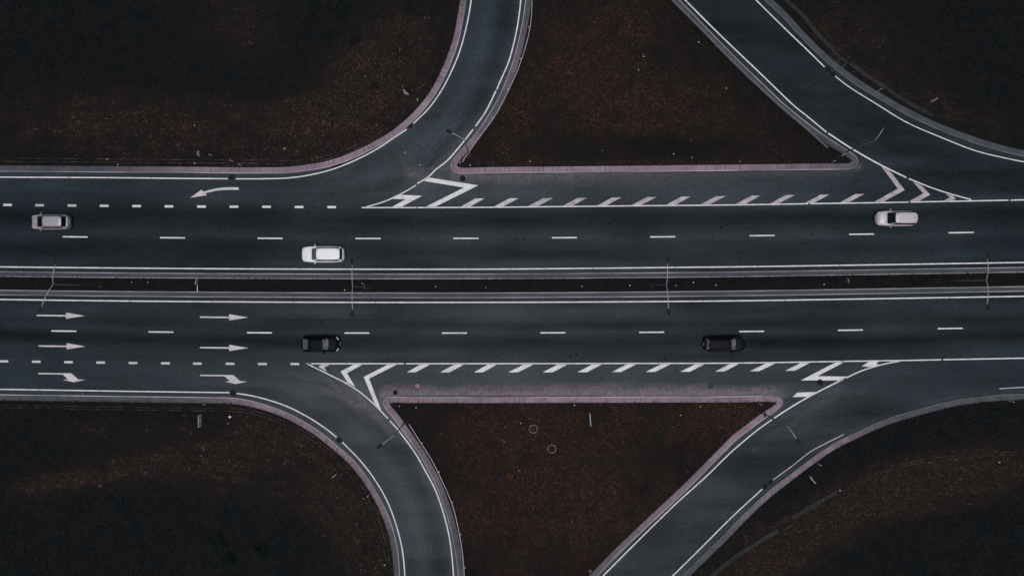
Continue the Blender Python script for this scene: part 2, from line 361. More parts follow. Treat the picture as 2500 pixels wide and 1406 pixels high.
# ---------------------------------------------------------------- kerbs and paved strips
def strip(line, o0, o1, z0, z1, name, mt, joints=False, parent=None):
    n = normals2(line); a = line + n * o0; b = line + n * o1; m = MB(); vs = []; L = len(line)
    for i in range(L): vs += [(*a[i], z0), (*a[i], z1), (*b[i], z1), (*b[i], z0)]
    fs = []
    for i in range(L - 1):
        for j in range(3): fs.append((4 * i + j, 4 * i + j + 1, 4 * i + j + 5, 4 * i + j + 4))
    m.add(vs, fs + [(0, 1, 2, 3), (4 * L - 4, 4 * L - 3, 4 * L - 2, 4 * L - 1)])
    o = m.build(name, mt, parent)
    return o
def side(k, line):
    n = normals2(line); mid = len(line) // 3; q = line[mid] + n[mid] * .3
    return 1 if inside(polys[k], np.array([q[0]]), np.array([q[1]]))[0] else -1
def resample(l, step):
    s = np.r_[0, np.cumsum(np.linalg.norm(np.diff(l, axis=0), axis=1))]; t = np.arange(0, s[-1], step)
    return np.stack([np.interp(t, s, l[:, 0]), np.interp(t, s, l[:, 1])], 1)
PINK = [(1000,250,260,130,-60,1),(700,400,250,40,0,.8),(1350,420,420,30,0,1.0),(1120,330,60,90,-50,.7),(1750,412,300,30,0,.62),(1230,160,60,120,70,.35),(1400,975,560,30,0,1.0),(1850,1030,160,60,-40,.9),(1620,1230,220,60,-46,.62),
        (980,1040,60,80,55,.8),(1040,1150,50,90,65,.4),(800,1080,200,90,40,.8),(620,990,90,40,10,.45),(930,1230,50,150,80,.4),(2000,1110,140,40,-30,.62),(1860,1220,140,50,-42,.45),(480,416,140,20,0,.4),(1130,60,30,90,80,.3)]
def slab_strip(line, o0, o1, z, name):
    """paved strip; every fourth short cell is the joint between two slabs"""
    s = np.r_[0, np.cumsum(np.linalg.norm(np.diff(line, axis=0), axis=1))]; cuts = [0.0]; jn = []; t = 0.0
    while t < s[-1] - .6:
        w_ = random.choice((.5, .5, .5, 1.0)); cuts.append(t + w_); jn.append(0); cuts.append(t + w_ + .06); jn.append(1); t += w_ + .06
    cuts = np.array(cuts); l = np.stack([np.interp(cuts, s, line[:, 0]), np.interp(cuts, s, line[:, 1])], 1)
    nf = normals2(line); nn = np.stack([np.interp(cuts, s, nf[:, 0]), np.interp(cuts, s, nf[:, 1])], 1)
    a = l + nn * o0; b = l + nn * o1; vs = []
    for i in range(len(l)): vs += [(*a[i], z - .12), (*a[i], z), (*b[i], z), (*b[i], z - .12)]
    fs = []; at = []; mid = (a + b) / 2; tone = np.clip(blobs(mid[:, 0] / S + 1250, 703 - mid[:, 1] / S, PINK), 0, 1) * (.8 + .3 * fbm(mid[:, 0], mid[:, 1], 2.0, 5)); tf = []
    for i in range(len(l) - 1):
        tf += [float(tone[i])] * 3
        for j in range(3): fs.append((4 * i + j, 4 * i + j + 1, 4 * i + j + 5, 4 * i + j + 4)); at.append(jn[i] * random.choice((0, .35, .9)))
    me = bpy.data.meshes.new(name); me.from_pydata(vs, [], fs); A = me.attributes.new("joint", 'FLOAT', 'FACE'); A.data.foreach_set("value", at); A = me.attributes.new("slab_tone", 'FLOAT', 'FACE'); A.data.foreach_set("value", tf)
    return link(name, me, SLAB)
for k, lb in (('nw', "along the curved outer edge of the upper left slip road"), ('n', "round the upper grass island"), ('ne', "along the outer edge of the upper right slip road"),
              ('sw', "along the outer edge of the lower left slip road"), ('s', "round the lower grass island"), ('se', "along the outer edge of the lower right slip road")):
    sg = side(k, lines[k])
    struct(strip(lines[k], 0, sg * KW, -.05, .125, "kerb", KERBD if k in ("ne", "se") else KERB), "pale concrete kerb " + lb)
    struct(slab_strip(lines[k], sg * (KW + .001), sg * (KW + SW_), .118, "pavement"), "narrow strip of paving slabs " + lb)
for k, sg0, lb in (('mu', 0, "on the upper side of the central reservation"), ('ml', 0, "on the lower side of the central reservation")):
    l = lines[k]; n = normals2(l); q = l[50] + n[50] * .3; sg = 1 if inside(polys['m'], np.array([q[0]]), np.array([q[1]]))[0] else -1
    struct(strip(l, 0, sg * .085, -.05, .125, "kerb", KERB), "pale kerb facing the traffic " + lb)
    struct(strip(l, sg * .086, sg * .53, -.05, .115, "pavement", GUT), "grey concrete strip " + lb)
    struct(strip(l, sg * .531, sg * .62, -.05, .135, "kerb", KERB2), "pale kerb against the dark grass " + lb)

# ---------------------------------------------------------------- painted markings (parts of the road)
ZP = .004
def ribbon(m, line, wd, z):
    n = normals2(line); a = line + n * wd / 2; b = line - n * wd / 2
    vs = [(*p, z) for p in a] + [(*p, z) for p in b]; L = len(line)
    m.add(vs, [(i, L + i, L + i + 1, i + 1) for i in range(L - 1)])
def edge_line(pts, wd=.15, gap=9.35, first=None, mt=None, name="edge_line", gw=.05):
    wd *= .9
    l = resample(spline(pts, .4), .25) if len(pts) > 1 else None
    l2 = spline(pts, .4); s = np.r_[0, np.cumsum(np.linalg.norm(np.diff(l2, axis=0), axis=1))]; T = s[-1]
    cuts = []; t = (gap * .45 if first is None else first)
    while gap and t < T - .5: cuts.append(t); t += gap
    a = 0; m = MB()
    for c in cuts + [T + gw / 2]:
        e = c - gw / 2
        tt = np.linspace(a, e, max(2, int((e - a) / .4))); ribbon(m, np.stack([np.interp(tt, s, l2[:, 0]), np.interp(tt, s, l2[:, 1])], 1), wd, ZP); a = c + gw / 2
    return m.build(name, mt or PAINT, road)
E = edge_line
E([(-120,431),(0,432.7),(278,434.2),(450,436),(556,436.6)])
E([(576,437),(650,436.6),(700,435),(748,429),(809,414.5),(873,389),(924,362),(960,338),(993,316)], gap=0)
E([(1009,302),(1046,266),(1078,221),(1103,173),(1122.5,125),(1138.5,67),(1150.5,0),(1155,-60)], gap=11)
E([(1018.5,448.5),(1047.5,431),(1062,416),(1091,393.5),(1129.6,349),(1155,316.5)], gap=0, wd=.17)
E([(1161,309),(1186.5,272),(1211,222)], gap=0, wd=.16); E([(1213,219),(1220,201.7),(1241,154),(1255.5,102),(1265,54),(1271.5,0),(1274,-60)], wd=.16)
E([(895,505),(912,500.5),(938.6,492.2),(960,483),(977,474.5),(1000,462),(1015.5,452.5)], gap=0, wd=.15)
E([(1615,-60),(1672,0),(1731.5,60),(1791,118),(1848,172),(1908,230),(1940,260),(1967.5,282),(2018,323.5)], wd=.16)
E([(2022,326),(2079,363),(2145,400.5),(2213,434)], gap=0, wd=.18); E([(2218.5,436.5),(2276,459.3),(2318,473),(2371,487.6)], gap=0, wd=.15)
E([(1785,-60),(1845,0),(1870,25),(1940.6,94),(1965,117),(2013,164.4)], gap=8)
E([(2039,187),(2073.5,213),(2144.7,257.5),(2213,299),(2298,336),(2383.6,369),(2457.6,387),(2500,395.4),(2600,408)], gap=7, wd=.13)
# upper carriageway
E([(883,507),(1017,507)], gap=0, name="edge_line"); E([(1019.6,507),(1200,506.2),(1500,503.2),(1800,500.4),(1973,497.6)], gap=0)
E([(1978,497.5),(2100,495.7),(2218,493.7)], gap=0); E([(2223,493.6),(2371,490.8),(2462.5,489)], gap=0); E([(2467,489),(2620,485.5)], gap=0)
E([(-120,650),(0,651.6),(247,654),(600,656.5),(900,657.3),(1200,657.1),(1449,655),(1654,652.8),(1800,651.4),(2150,646.3),(2500,640.7),(2620,638.7)], first=7.8, wd=.16)
E([(-120,729.5),(0,731),(300,734.7),(600,737),(900,738.2),(1200,738),(1500,736.8),(1800,734.3),(2150,729),(2500,723.3),(2620,721.3)], first=11, wd=.16)
# lower carriageway
E([(-120,948),(0,950),(70,951),(322,955),(500,957.3),(560,958)], gap=11.7, wd=.14)
E([(577.7,960),(600,963),(631.6,969.5),(696.6,990),(753.7,1018.7),(801,1050),(822,1067)], gap=5.3, wd=.15)
E([(836,1079),(880.6,1125),(915.5,1171),(944,1220),(966,1277),(982,1340.6),(988.4,1406),(990,1466)], gap=13, wd=.14)
E([(753,889.3),(800,912.6),(863,945.8),(913,986),(947.2,1021.5)], gap=0, wd=.14); E([(951.5,1026.5),(972.6,1049)], gap=1.1, wd=.16, gw=.03)
E([(973.5,1050.5),(1014,1106),(1039,1150),(1064.5,1199.5),(1087,1267.6),(1099.4,1325),(1107.4,1406),(1110,1466)], gap=10, wd=.15)
E([(747,887.6),(755,887.6)], gap=0, mt=PAINTW); E([(759.5,887.6),(986,887.6)], gap=0); E([(991,887.6),(1200,887.5),(1500,887),(1800,886),(2056,881.9)], gap=9.6, first=9.6)
E([(2059,881.8),(2200,879.8),(2298,877.9)], gap=0); E([(2303,877.8),(2500,874),(2620,871.5)], gap=0)
E([(1411,1466),(1471,1406),(1549,1328),(1649,1230),(1723.5,1163),(1784,1104),(1850,1048.5),(1885,1023.5)], gap=9, wd=.15)
E([(1889,1021),(1916,1003),(1972,969.5),(2060,924.4)], gap=0, wd=.17); E([(2066,922),(2100,906.3),(2144,892),(2170,886),(2196,881.7)], gap=0, wd=.15)
E([(1579,1466),(1641,1406),(1707.6,1340.6),(1771,1277),(1800,1249),(1861,1193)], gap=9, wd=.14)
E([(1887,1171),(1933,1137.6),(1977.6,1102.7),(2015.7,1082),(2060,1060)], gap=0, wd=.12, mt=PAINTW); E([(2440,948.5),(2500,945),(2620,941)], gap=9, wd=.1, mt=PAINTL)

def poly(pts, name, mt, z=ZP):
    me = bpy.data.meshes.new(name); v = [(*P(*q), z) for q in pts]; me.from_pydata(v, [], [tuple(range(len(v)))])
    if me.polygons[0].normal.z < 0: me.flip_normals()
    return link(name, me, mt, road)
def dash(x0, x1, y0, y1, wd, mt, name):
    a, b = P(x0, y0), P(x1, y1); m = MB(); ribbon(m, np.array([a, b]), wd, ZP); return m.build(name, mt, road)
for i, (x0, y) in enumerate(((-71,499.6),(8,500.4),(86,501.3),(165,502),(244,502.7),(323,503.3),(402,504),(481.3,504.5),(560.5,504.8),(640,505),(719.5,505.5),(799,505.8))):
    dash(x0, x0 + 21.2, y, y + .1, .26, PAINTL if i < 5 else PAINT, "block_marking")
for i, (x0, y) in enumerate(((-80,880.6),(-1,881.7),(78,882.6),(156.5,883.8),(235.2,884.8),(314.2,885.7),(393.3,886.4),(471.2,887.3),(551,887.6),(630.2,888.2),(709.3,888.2))):
    dash(x0, x0 + 21.2, y, y + .1, .25, PAINTL, "block_marking")
for x0, y, dy in ((-86,576,1),(153,578,.8),(390.5,580.3,.6),(629,581.8,.3),(868,582.4,.1),(1107,582.1,-.2),(1347.5,580.6,-.4),(1587.5,578.6,-.5),(1830,575.6,-.6),(2073,572.3,-.8),(2316,568.5,-1)):
    dash(x0, x0 + 61, y, y + dy, .15, PAINT, "lane_dash")
for x0, y, dy in ((-112,806,.8),(125.3,807.7,.7),(362.5,810,.6),(603,812,.3),(841,812.7,.1),(1079,812.8,0),(1319.2,812.3,-.2),(1560.5,811.1,-.4),(1804.5,809.2,-.6),(2045.5,806.2,-.8),(2289.3,802.2,-1)):
    dash(x0, x0 + 61, y, y + dy, .15, PAINT, "lane_dash")
HM = "hatch_marking"
for (b0, b1, by), (t0, t1, ty) in (((1125,1148,504.6),(1161,1183,484.7)),((1207,1229,504),(1244,1266,484.3)),((1290,1312.5,503.4),(1327.5,1350,483.9)),((1374.6,1397,502.7),(1411,1433,483.3)),
        ((1458.3,1480.5,501.9),(1495,1517,482.3)),((1541.7,1564.7,501),(1580,1603,481.3)),((1627,1650,499.9),(1664,1686,480.1)),((1711,1733,499),(1749,1772,479.2)),((1797,1821,498),(1835,1855,478)),
        ((1880,1901,497.2),(1919,1940,476.6)),((1965,1987,496),(2003.6,2024,475.5)),((2050,2071,494.7),(2088,2110,474))):
    poly([(b0, by), (b1, by), (t1, ty), (t0, ty)], HM, PAINTW if b0 > 1280 else PAINTL)
poly([(977.3,475.8),(1030.5,478.2),(981,504.6),(958,504.8),(990.6,487),(959,485.6)], "chevron_marking", PAINT)
poly([(1045,433.4),(1168,452.8),(1063,504.6),(1040,504.6),(1133,458.3),(1033,441.6)], "chevron_marking", PAINT)
poly([(2151.5,406.8),(2172.4,417.8),(2209,464.3),(2157,492.6),(2134.6,492.9),(2192,460.6)], "chevron_marking", PAINTW)
poly([(2228.5,443.8),(2249.5,452.6),(2271,475.5),(2244,491),(2220,491.6),(2254,472.4)], "chevron_marking", PAINTW)
poly([(2308,473.2),(2328,479.5),(2334,486.4),(2325,488.9),(2305.5,489.3),(2319.5,481.6)], "chevron_marking", PAINTW)
poly([(776.8,894.6),(784.7,890),(805,890),(791.5,897),(798.7,907.4),(784.7,900)], "chevron_marking", PAINTL)
poly([(831.6,906.4),(863,890.1),(884,890.1),(847,910.5),(867,943.6),(848.8,933.5)], "chevron_marking", PAINT)
poly([(888,919.8),(945.8,890.1),(967.8,890.1),(901,923.6),(931,1001.5),(914.6,984.6)], "chevron_marking", PAINT)
for b0, b1, t0, t1, by, ty in ((993.4,1014.7,1025.7,1049,908.6,890),(1074.8,1097,1108.6,1132,908.6,890),(1157,1179,1190,1212,908.6,890),(1241,1264,1277.6,1301.7,908.6,890),(1325,1348.7,1361,1385,908.6,889.9),
        (1409.4,1433,1445.7,1469,908.3,889.6),(1493.6,1515.5,1529.6,1552.7,907.8,889.3),(1576.5,1599,1613.8,1637,907.5,889),(1660.7,1683.6,1697.7,1720.5,907.2,888.7),(1746,1768,1781.5,1803.6,906.7,888.3),
        (1830.7,1853,1870,1893,905.7,887),(1917,1940,1955,1977,904.7,885.6)):
    poly([(b0, by), (b1, by), (t1, ty), (t0, ty)], HM, PAINT)
poly([(2039.4,884.6),(2060,884.3),(1995.6,917.9),(2069,918.8),(2052,928.3),(1955,928.2)], "chevron_marking", PAINT)
poly([(2119.8,883),(2146,882.5),(2139,886.6),(2145,889.4),(2127,896),(2103.5,893.8)], "chevron_marking", PAINT)
poly([(1946.4,958),(1992,956.4),(1970,968),(1935,969)], HM, PAINT)
def arrow(x0, xs, xt, y, mt):
    poly([(x0, y - 1.8), (xs, y - 1.1), (xs, y - 7.2), (xt, y + .9), (xs, y + 8.1), (xs, y + 2.6), (x0, y + 1.6)], "arrow_marking", mt)
arrow(89.2, 161, 207, 770, PAINTL); arrow(94, 162.8, 208.2, 844.5, PAINTL); arrow(488, 559.5, 606, 774, PAINTL); arrow(488, 559.5, 606, 848.4, PAINTL)
for dx, dy in ((0, 0), (395.3, 4.4)):
    poly([(x + dx, y + dy) for x, y in ((93,910),(174.6,911),(191,925.4),(208,926.9),(180,932.6),(153.4,926.7),(166,926),(153.4,913.9),(93,913))], "arrow_marking", PAINTL)
poly([(583,457.6),(560,457.4),(544,458.2),(527,460.3),(498,467.8),(491,464),(464.4,483),(505,477),(502,471.6),(527,466.2),(546.6,464.2),(562,463.8),(583,464)], "arrow_marking", PAINTL)

# small dark spots and scars on the asphalt
STAIN = mat("oil_stain", (.006, .008, .009), .8, .1)
for px, py, r in ((753,522,.16),(1243,551,.18),(1489,547,.2),(1760,556,.2),(1258,584,.12),(1281,584,.14),(1018,581,.12),(1498,580,.12),(1740,576,.12),(770,507,.12),(786,790,.14),(946,876,.12),(1147,880,.14),(1393,869,.16),(1408,865,.16),(1251,861,.12),(1624,876,.16),(1650,903,.12),(1934,807,.12),(1981,573,.14),(553,579,.12),(289,835,.14),(1140,527,.14),(1090,563,.1)):
    cx, cy = P(px, py); k = 9; v = [(cx + r * random.uniform(.7, 1.15) * math.cos(i * 2 * math.pi / k), cy + .8 * r * random.uniform(.7, 1.15) * math.sin(i * 2 * math.pi / k), .003) for i in range(k)]
    me = bpy.data.meshes.new("stain"); me.from_pydata(v, [], [tuple(range(k))]); link("stain", me, STAIN, road)

# ---------------------------------------------------------------- grass
DRY = [(500,310,420,95,6,.46),(150,290,260,70,0,.22),(800,290,160,80,-25,.75),(920,190,110,110,-60,.5),(980,90,70,120,-70,.35),(590,90,110,100,0,.28),(870,130,60,60,0,.2),
       (250,1150,190,26,-10,.62),(560,1115,170,50,-4,.5),(660,1060,110,45,20,.7),(820,1180,80,90,50,.5),(880,1290,80,110,80,.5),(900,1380,60,70,0,.35),(300,1060,250,36,0,.24),(620,1210,180,50,8,.2),(120,1190,120,30,-14,.28),
       (2200,1190,260,60,-20,.62),(2000,1270,200,70,-28,.55),(1870,1370,140,60,-30,.55),(2400,1140,140,60,-5,.42),(2330,1200,150,50,-10,.3),(1950,1230,160,40,-32,-.1),
       (2020,60,120,50,40,.2),(2250,240,180,40,28,.32),(2350,130,220,90,20,.12),(2120,110,110,70,30,.2),(2420,300,110,30,15,.12),
       (1430,200,200,160,0,.50),(1620,280,220,90,10,.46),(1250,330,70,80,0,.42),(1400,400,320,10,0,.5),(1800,400,260,10,0,.22),(1500,60,160,90,0,.32),(1880,370,110,40,20,.2),(1560,345,200,22,0,-.2),
       (1150,1080,120,110,0,.46),(1330,1060,140,60,20,.55),(1600,1020,240,60,0,.5),(1760,1030,110,50,-20,.62),(1450,1180,230,120,0,.50),(1250,1300,200,140,0,.42),(1090,1240,60,90,70,.4),(1500,1290,120,80,0,.3)]
PALE = [(712,318,5,8,0,.8),(716,330,6,7,0,.9),(750,321,8,6,0,.7),(745,309,6,2,0,.8),(791,301,5,5,40,.8),(697,365,4,4,0,1.4),(632,310,7,6,0,.35),(665,328,5,4,0,.5),(1005,223,7,4,40,.7),(985,247,10,3,10,.6),(855,1170,6,3,-30,.8),
        (797,1192,5,3,-30,.6),(300,1158,22,6,-6,.3),(360,1152,22,8,0,.6),(345,1135,10,12,60,.35),(240,1172,50,5,-8,.3),(150,1185,50,4,-8,.25),(470,1140,24,5,-10,.35),(545,1125,20,6,10,.4),(575,1055,26,8,0,.4),(590,1045,12,6,0,.5),
        (735,1090,40,6,40,.25),(2240,1165,80,8,-12,.2),(2120,1230,90,6,-24,.2),(2320,1138,60,5,0,.2),(2000,1250,50,6,-30,.25),(820,300,60,20,-10,.15),(900,260,60,20,-40,.15),(1145,1190,10,30,70,.18),(1500,1175,30,20,0,.14),
        (1330,1068,50,24,30,.14),(1740,1000,100,14,0,.10),(1450,398,260,5,0,.14),(1270,395,80,8,0,.12)]
DARK = [(330,150,420,75,10,.6),(40,60,240,160,0,.4),(800,60,120,80,0,.4),(300,1330,420,90,0,.7),(560,1330,190,80,0,.4),(60,1090,120,90,0,.3),(2380,1350,260,90,-12,.8),(2480,60,190,150,20,.6),(2300,1060,240,40,-10,.45),(1960,1190,160,30,-34,.25),(1640,360,140,26,0,.35)]  # darker undergrowth; corner blobs also hold some light falloff towards the frame edges
def grass():
    n0 = 900000; x = RNG.uniform(X0, X1, n0); y = RNG.uniform(Y0, Y1, n0)
    i = np.clip(((y - Y0) / .2).astype(int), 0, GX.shape[0] - 1); j = np.clip(((x - X0) / .2).astype(int), 0, GX.shape[1] - 1)
    d = D[i, j]; px = x / S + 1250; py = 703 - y / S
    keep = (d > np.where(REG[i, j] == 'm', .63, SW_ + KW + .01 - .22 * np.clip(fbm(x, y, .35, 151, 2) - .42, 0, 1))) & (px > -60) & (px < 2560) & (py > -60) & (py < 1466)
    for gl, hw in GUTTERS:
        dd, _ = dist_line(gl[::2], x, y); keep &= ~((dd < hw) & (RNG.random(n0) < .62))
    x, y, d, px, py, i, j = [a[keep] for a in (x, y, d, px, py, i, j)]; n = len(x)
    z = GZ[i, j] - .01; reg = REG[i, j]; ang = ANG[i, j]
    dry = blobs(px, py, DRY) * np.where((reg == 'n') | (reg == 's'), 1.25, 1.3) - blobs(px, py, DARK); dry = np.where(reg == 'm', -.06, dry) + .10
    dry = np.clip(dry, 0, 1.1) * (.25 + 1.5 * fbm(x, y, 1.5, 71, 4)) * (.5 + fbm(x * .9, y * 1.2, .5, 81, 3))
    streak = vnoise(d + .5 * vnoise(x, y, 2.5, 133), (x + y) * .10, .42, 131) * .6 + vnoise(d, (x - y) * .12, .19, 132) * .4; out = ~((reg == 'n') | (reg == 's'))
    dry = np.where(out, dry * (.45 + 1.35 * streak ** 1.3), dry * (.55 + .9 * fbm(x, y, 4.5, 141, 2)))
    dry = np.clip(dry, 0, 1)
    gr = np.clip(fbm(x, y, 2.4, 91, 3) * 2 - .9, 0, 1)
    a = np.where((reg == 'n') | (reg == 's'), RNG.uniform(0, 2 * np.pi, n), ang + RNG.normal(0, .75, n) + np.pi * RNG.integers(0, 2, n))
    tall = RNG.random(n)
    isl = (reg == 'n') | (reg == 's'); straw = (RNG.random(n) < np.where(isl, .02, .09) * np.clip(dry - .15, 0, 1) * np.clip(fbm(x, y, .7, 121, 3) * 4 - 1.9, 0, 1.6)); bright = straw & (RNG.random(n) < .3)
    L = .10 + .20 * tall + .16 * straw; wd = (.012 + .018 * RNG.random(n)) * (1 + .4 * (1 - dry))
    lean = RNG.uniform(.25, 1.2, n); hz = L * np.cos(lean); hx = L * np.sin(lean)
    ca, sa = np.cos(a), np.sin(a)
    v = np.empty((n, 3, 3)); v[:, 0] = np.stack([x - sa * wd, y + ca * wd, z], 1); v[:, 1] = np.stack([x + sa * wd, y - ca * wd, z], 1)
    v[:, 2] = np.stack([x + ca * hx, y + sa * hx, z + hz + .02], 1)
    c0 = np.array([.0105, .0150, .0175]); c1 = np.where(((reg == 'n') | (reg == 's'))[:, None], np.array([[.150, .056, .028]]), np.array([[.120, .058, .036]])); cg = np.array([.015, .023, .015]); cs = np.array([.34, .19, .13]); cb = np.array([.6, .42, .34])
    clump = np.clip(fbm(x, y, .45, 111, 3) * 2.2 - .6, 0, 1.6); t = (dry ** 1.1)[:, None]; col = c0 * (1 - t) + c1 * t; pale = np.clip(blobs(px, py, PALE), 0, 1)[:, None] * (RNG.random((n, 1)) < .75); col = col * (1 - pale) + np.array([.30, .155, .12]) * pale; gg = (gr * .5 * (1 - dry))[:, None]; col = col * (1 - gg) + cg * gg
    col *= ((.78 + .4 * RNG.random(n)) * (.75 + .4 * clump))[:, None]; yel = (RNG.random(n) < .10 * dry)[:, None]; col = np.where(yel, col * np.array([1.3, 1.7, 1.2]), col)
    pk = (RNG.random(n) < .2 * dry)[:, None]; col = np.where(pk, col * 1.5 + np.array([.012, .010, .012]) , col)
    col = np.where(straw[:, None], cs * (.25 + .5 * RNG.random((n, 1))), col); col = np.where(bright[:, None], cb * (.3 + .45 * RNG.random((n, 1))), col)
    me = bpy.data.meshes.new("grass"); me.vertices.add(3 * n); me.vertices.foreach_set("co", v.reshape(-1))
    me.loops.add(3 * n); me.loops.foreach_set("vertex_index", np.arange(3 * n, dtype=np.int32)); me.polygons.add(n)
    me.polygons.foreach_set("loop_start", np.arange(0, 3 * n, 3, dtype=np.int32)); me.polygons.foreach_set("loop_total", np.full(n, 3, np.int32)); me.update(); me.validate()
    at = me.color_attributes.new("tint", 'FLOAT_COLOR', 'POINT'); buf = np.ones((n, 3, 4)); buf[:, :, :3] = col[:, None, :]; at.data.foreach_set("color", buf.reshape(-1))
    o = link("grass", me, GRASS); o["kind"] = "stuff"; o["label"] = "dry reddish brown and dark green grass on the verges, islands and central reservation"; o["category"] = "grass"
    return o

# ---------------------------------------------------------------- drainage channels
GUTTERS = []
def hz_at(x, y):
    i = int(np.clip(round((y - Y0) / .2), 0, GX.shape[0] - 1)); j = int(np.clip(round((x - X0) / .2), 0, GX.shape[1] - 1)); return float(GZ[i, j])
def channel(pts, half, label, lips=True, wide=False, fade=0.0):
    l = spline(pts, .4); t = thing("drainage_channel", label, "drain", (l[0][0], l[0][1], 0)); off = np.array(l[0])
    n = normals2(l); L = len(l); ll = l - off; b = MB()
    zz = [max(hz_at(*q), .06) for q in l]
    up_ = .05 if wide else 0; prof = [(-half, .02 + up_), (-half * .6, .005 + up_), (0, -.01 + up_), (half * .6, .005 + up_), (half, .02 + up_)]
    vs = []
    for i in range(L):
        for o_, dz in prof: vs.append((*(ll[i] + n[i] * o_), zz[i] + .02 + dz))
    fs = [(i * 5 + j, i * 5 + j + 1, i * 5 + j + 6, i * 5 + j + 5) for i in range(L - 1) for j in range(4)]
    b.add(vs, fs); b.build("channel_bed", CONC if wide else SOIL, t)
    if lips:
        for sg in (-1, 1):
            q = MB(); vs = []
            for i in range(L):
                a_ = ll[i] + n[i] * sg * (half + .002); c_ = ll[i] + n[i] * sg * (half + .055)
                vs += [(*a_, zz[i] - .05), (*a_, zz[i] + .075), (*c_, zz[i] + .075), (*c_, zz[i] - .05)]
            fs = [(4 * i + j, 4 * i + j + 1, 4 * i + j + 5, 4 * i + j + 4) for i in range(L - 1) for j in range(3)]
            q.add(vs, fs); q.build("channel_edge", LIP, t)
    GUTTERS.append((l, half + .02 if wide else half * .5)); return t
channel([(-60,391),(0,391.2),(250,393),(420,394.5),(552,395.3)], .15, "thin twin edged drainage channel left of the kerb box beside the upper left verge")
channel([(576,395.8),(640,396.3),(721,397),(768,392),(830,376),(880,355),(943,307),(985,270)], .15, "twin edged drainage channel curving with the upper left slip road")
channel([(-60,989),(0,990),(200,994),(400,997),(521,998.5)], .13, "thin twin edged drainage channel along the straight part of the lower left verge")
channel([(548,998.5),(600,1002),(640,1011),(700,1033),(769.6,1073),(817,1113),(860,1158),(890,1205),(915,1260),(937,1318),(953,1395)], .14, "twin edged drainage channel curving with the lower left slip road")
channel([(1868,-46),(1914,0),(1957,40),(1997,88),(2036,128)], .24, "stone lined gutter above the pair of grates at the upper right slip road", lips=False, wide=True)
channel([(2072,155),(2110.5,184),(2156,214),(2213,251),(2275,283)], .24, "stone lined gutter below the pair of grates at the upper right slip road", lips=False, wide=True)
channel([(1700,1440),(1733,1406),(1790,1360),(1850,1320),(1898,1292)], .26, "stone lined gutter below the chamber at the lower right slip road", lips=False, wide=True)
channel([(1932,1262),(1970,1239),(2010,1216),(2042,1198)], .26, "stone lined gutter above the chamber at the lower right slip road", lips=False, wide=True)
channel([(2052,1192),(2120,1163),(2190,1138),(2257,1122),(2340,1112),(2434,1106),(2540,1104)], .1, "overgrown drainage channel fading into the lower right grass")
def hopper(px, py, label, w_=1.0, d_=.55, rz=0):
    x, y = P(px, py); t = thing("drain_inlet", label, "drain", (x, y, .05), rz)
    m = MB(); m.box((-w_ / 2, 0, .05), (.06, d_, .16)); m.build("side_wall", LIP, t); m = MB(); m.box((w_ / 2, 0, .05), (.06, d_, .16)); m.build("side_wall", CONC, t)
    m = MB(); m.box((0, 0, .005), (w_ - .07, d_, .05)); m.build("floor_slab", HOLE, t)
hopper(563.5, 404.5, "small concrete drain inlet joining the upper left kerb to its channel")
hopper(534.3, 988.5, "small concrete drain inlet joining the lower left kerb to its channel")
def chamber(px, py, rz, label, L_, W_, holes, r_, square=False):
    x, y = P(px, py); t = thing("drain_chamber", label, "drain", (x, y, .08), rz)
    m = MB(); m.box((0, 0, .03), (L_, W_, .12)); m.build("slab", CONC, t)
    for hx, hy in holes:
        m = MB(); m.lathe([(r_, 0), (r_, .02), (r_ * .82, .02), (r_ * .8, .012), (.0001, .012)], 20, (hx, hy, .095)); m.build("opening", IRON if not square else HOLE, t)
    if square:
        for a_, b_, c_, e_ in ((-L_ / 2, W_ / 2, L_, .07), (-L_ / 2, -W_ / 2, L_, .07)):
            m = MB(); m.box((0, b_, .1), (L_ + .1, .07, .12)); m.build("rim", LIP, t)
        m = MB(); m.box((0, 0, .11), (.05, W_ - .1, .05)); m.box((.18, -.25, .11), (.05, W_ * .5, .04), .5); m.build("brace", LIP, t)
    GUTTERS.append((np.array([[x - math.cos(rz) * L_ / 2, y - math.sin(rz) * L_ / 2], [x, y], [x + math.cos(rz) * L_ / 2, y + math.sin(rz) * L_ / 2]]), W_ / 2)); GUTTERS[-1] = (np.repeat(GUTTERS[-1][0], 2, 0), W_ / 2)
chamber(2047, 147, math.radians(-40), "grey concrete drain slab with two round grates beside the upper right slip road", 2.0, .95, ((-.5, -.12), (.48, -.12)), .33)
chamber(1915, 1277, math.radians(30), "low concrete drain chamber with two dark openings in the lower right verge", 1.35, 1.0, ((-.34, -.05), (.34, .05)), .28, True)
def tag_gr(o): return o
grass()

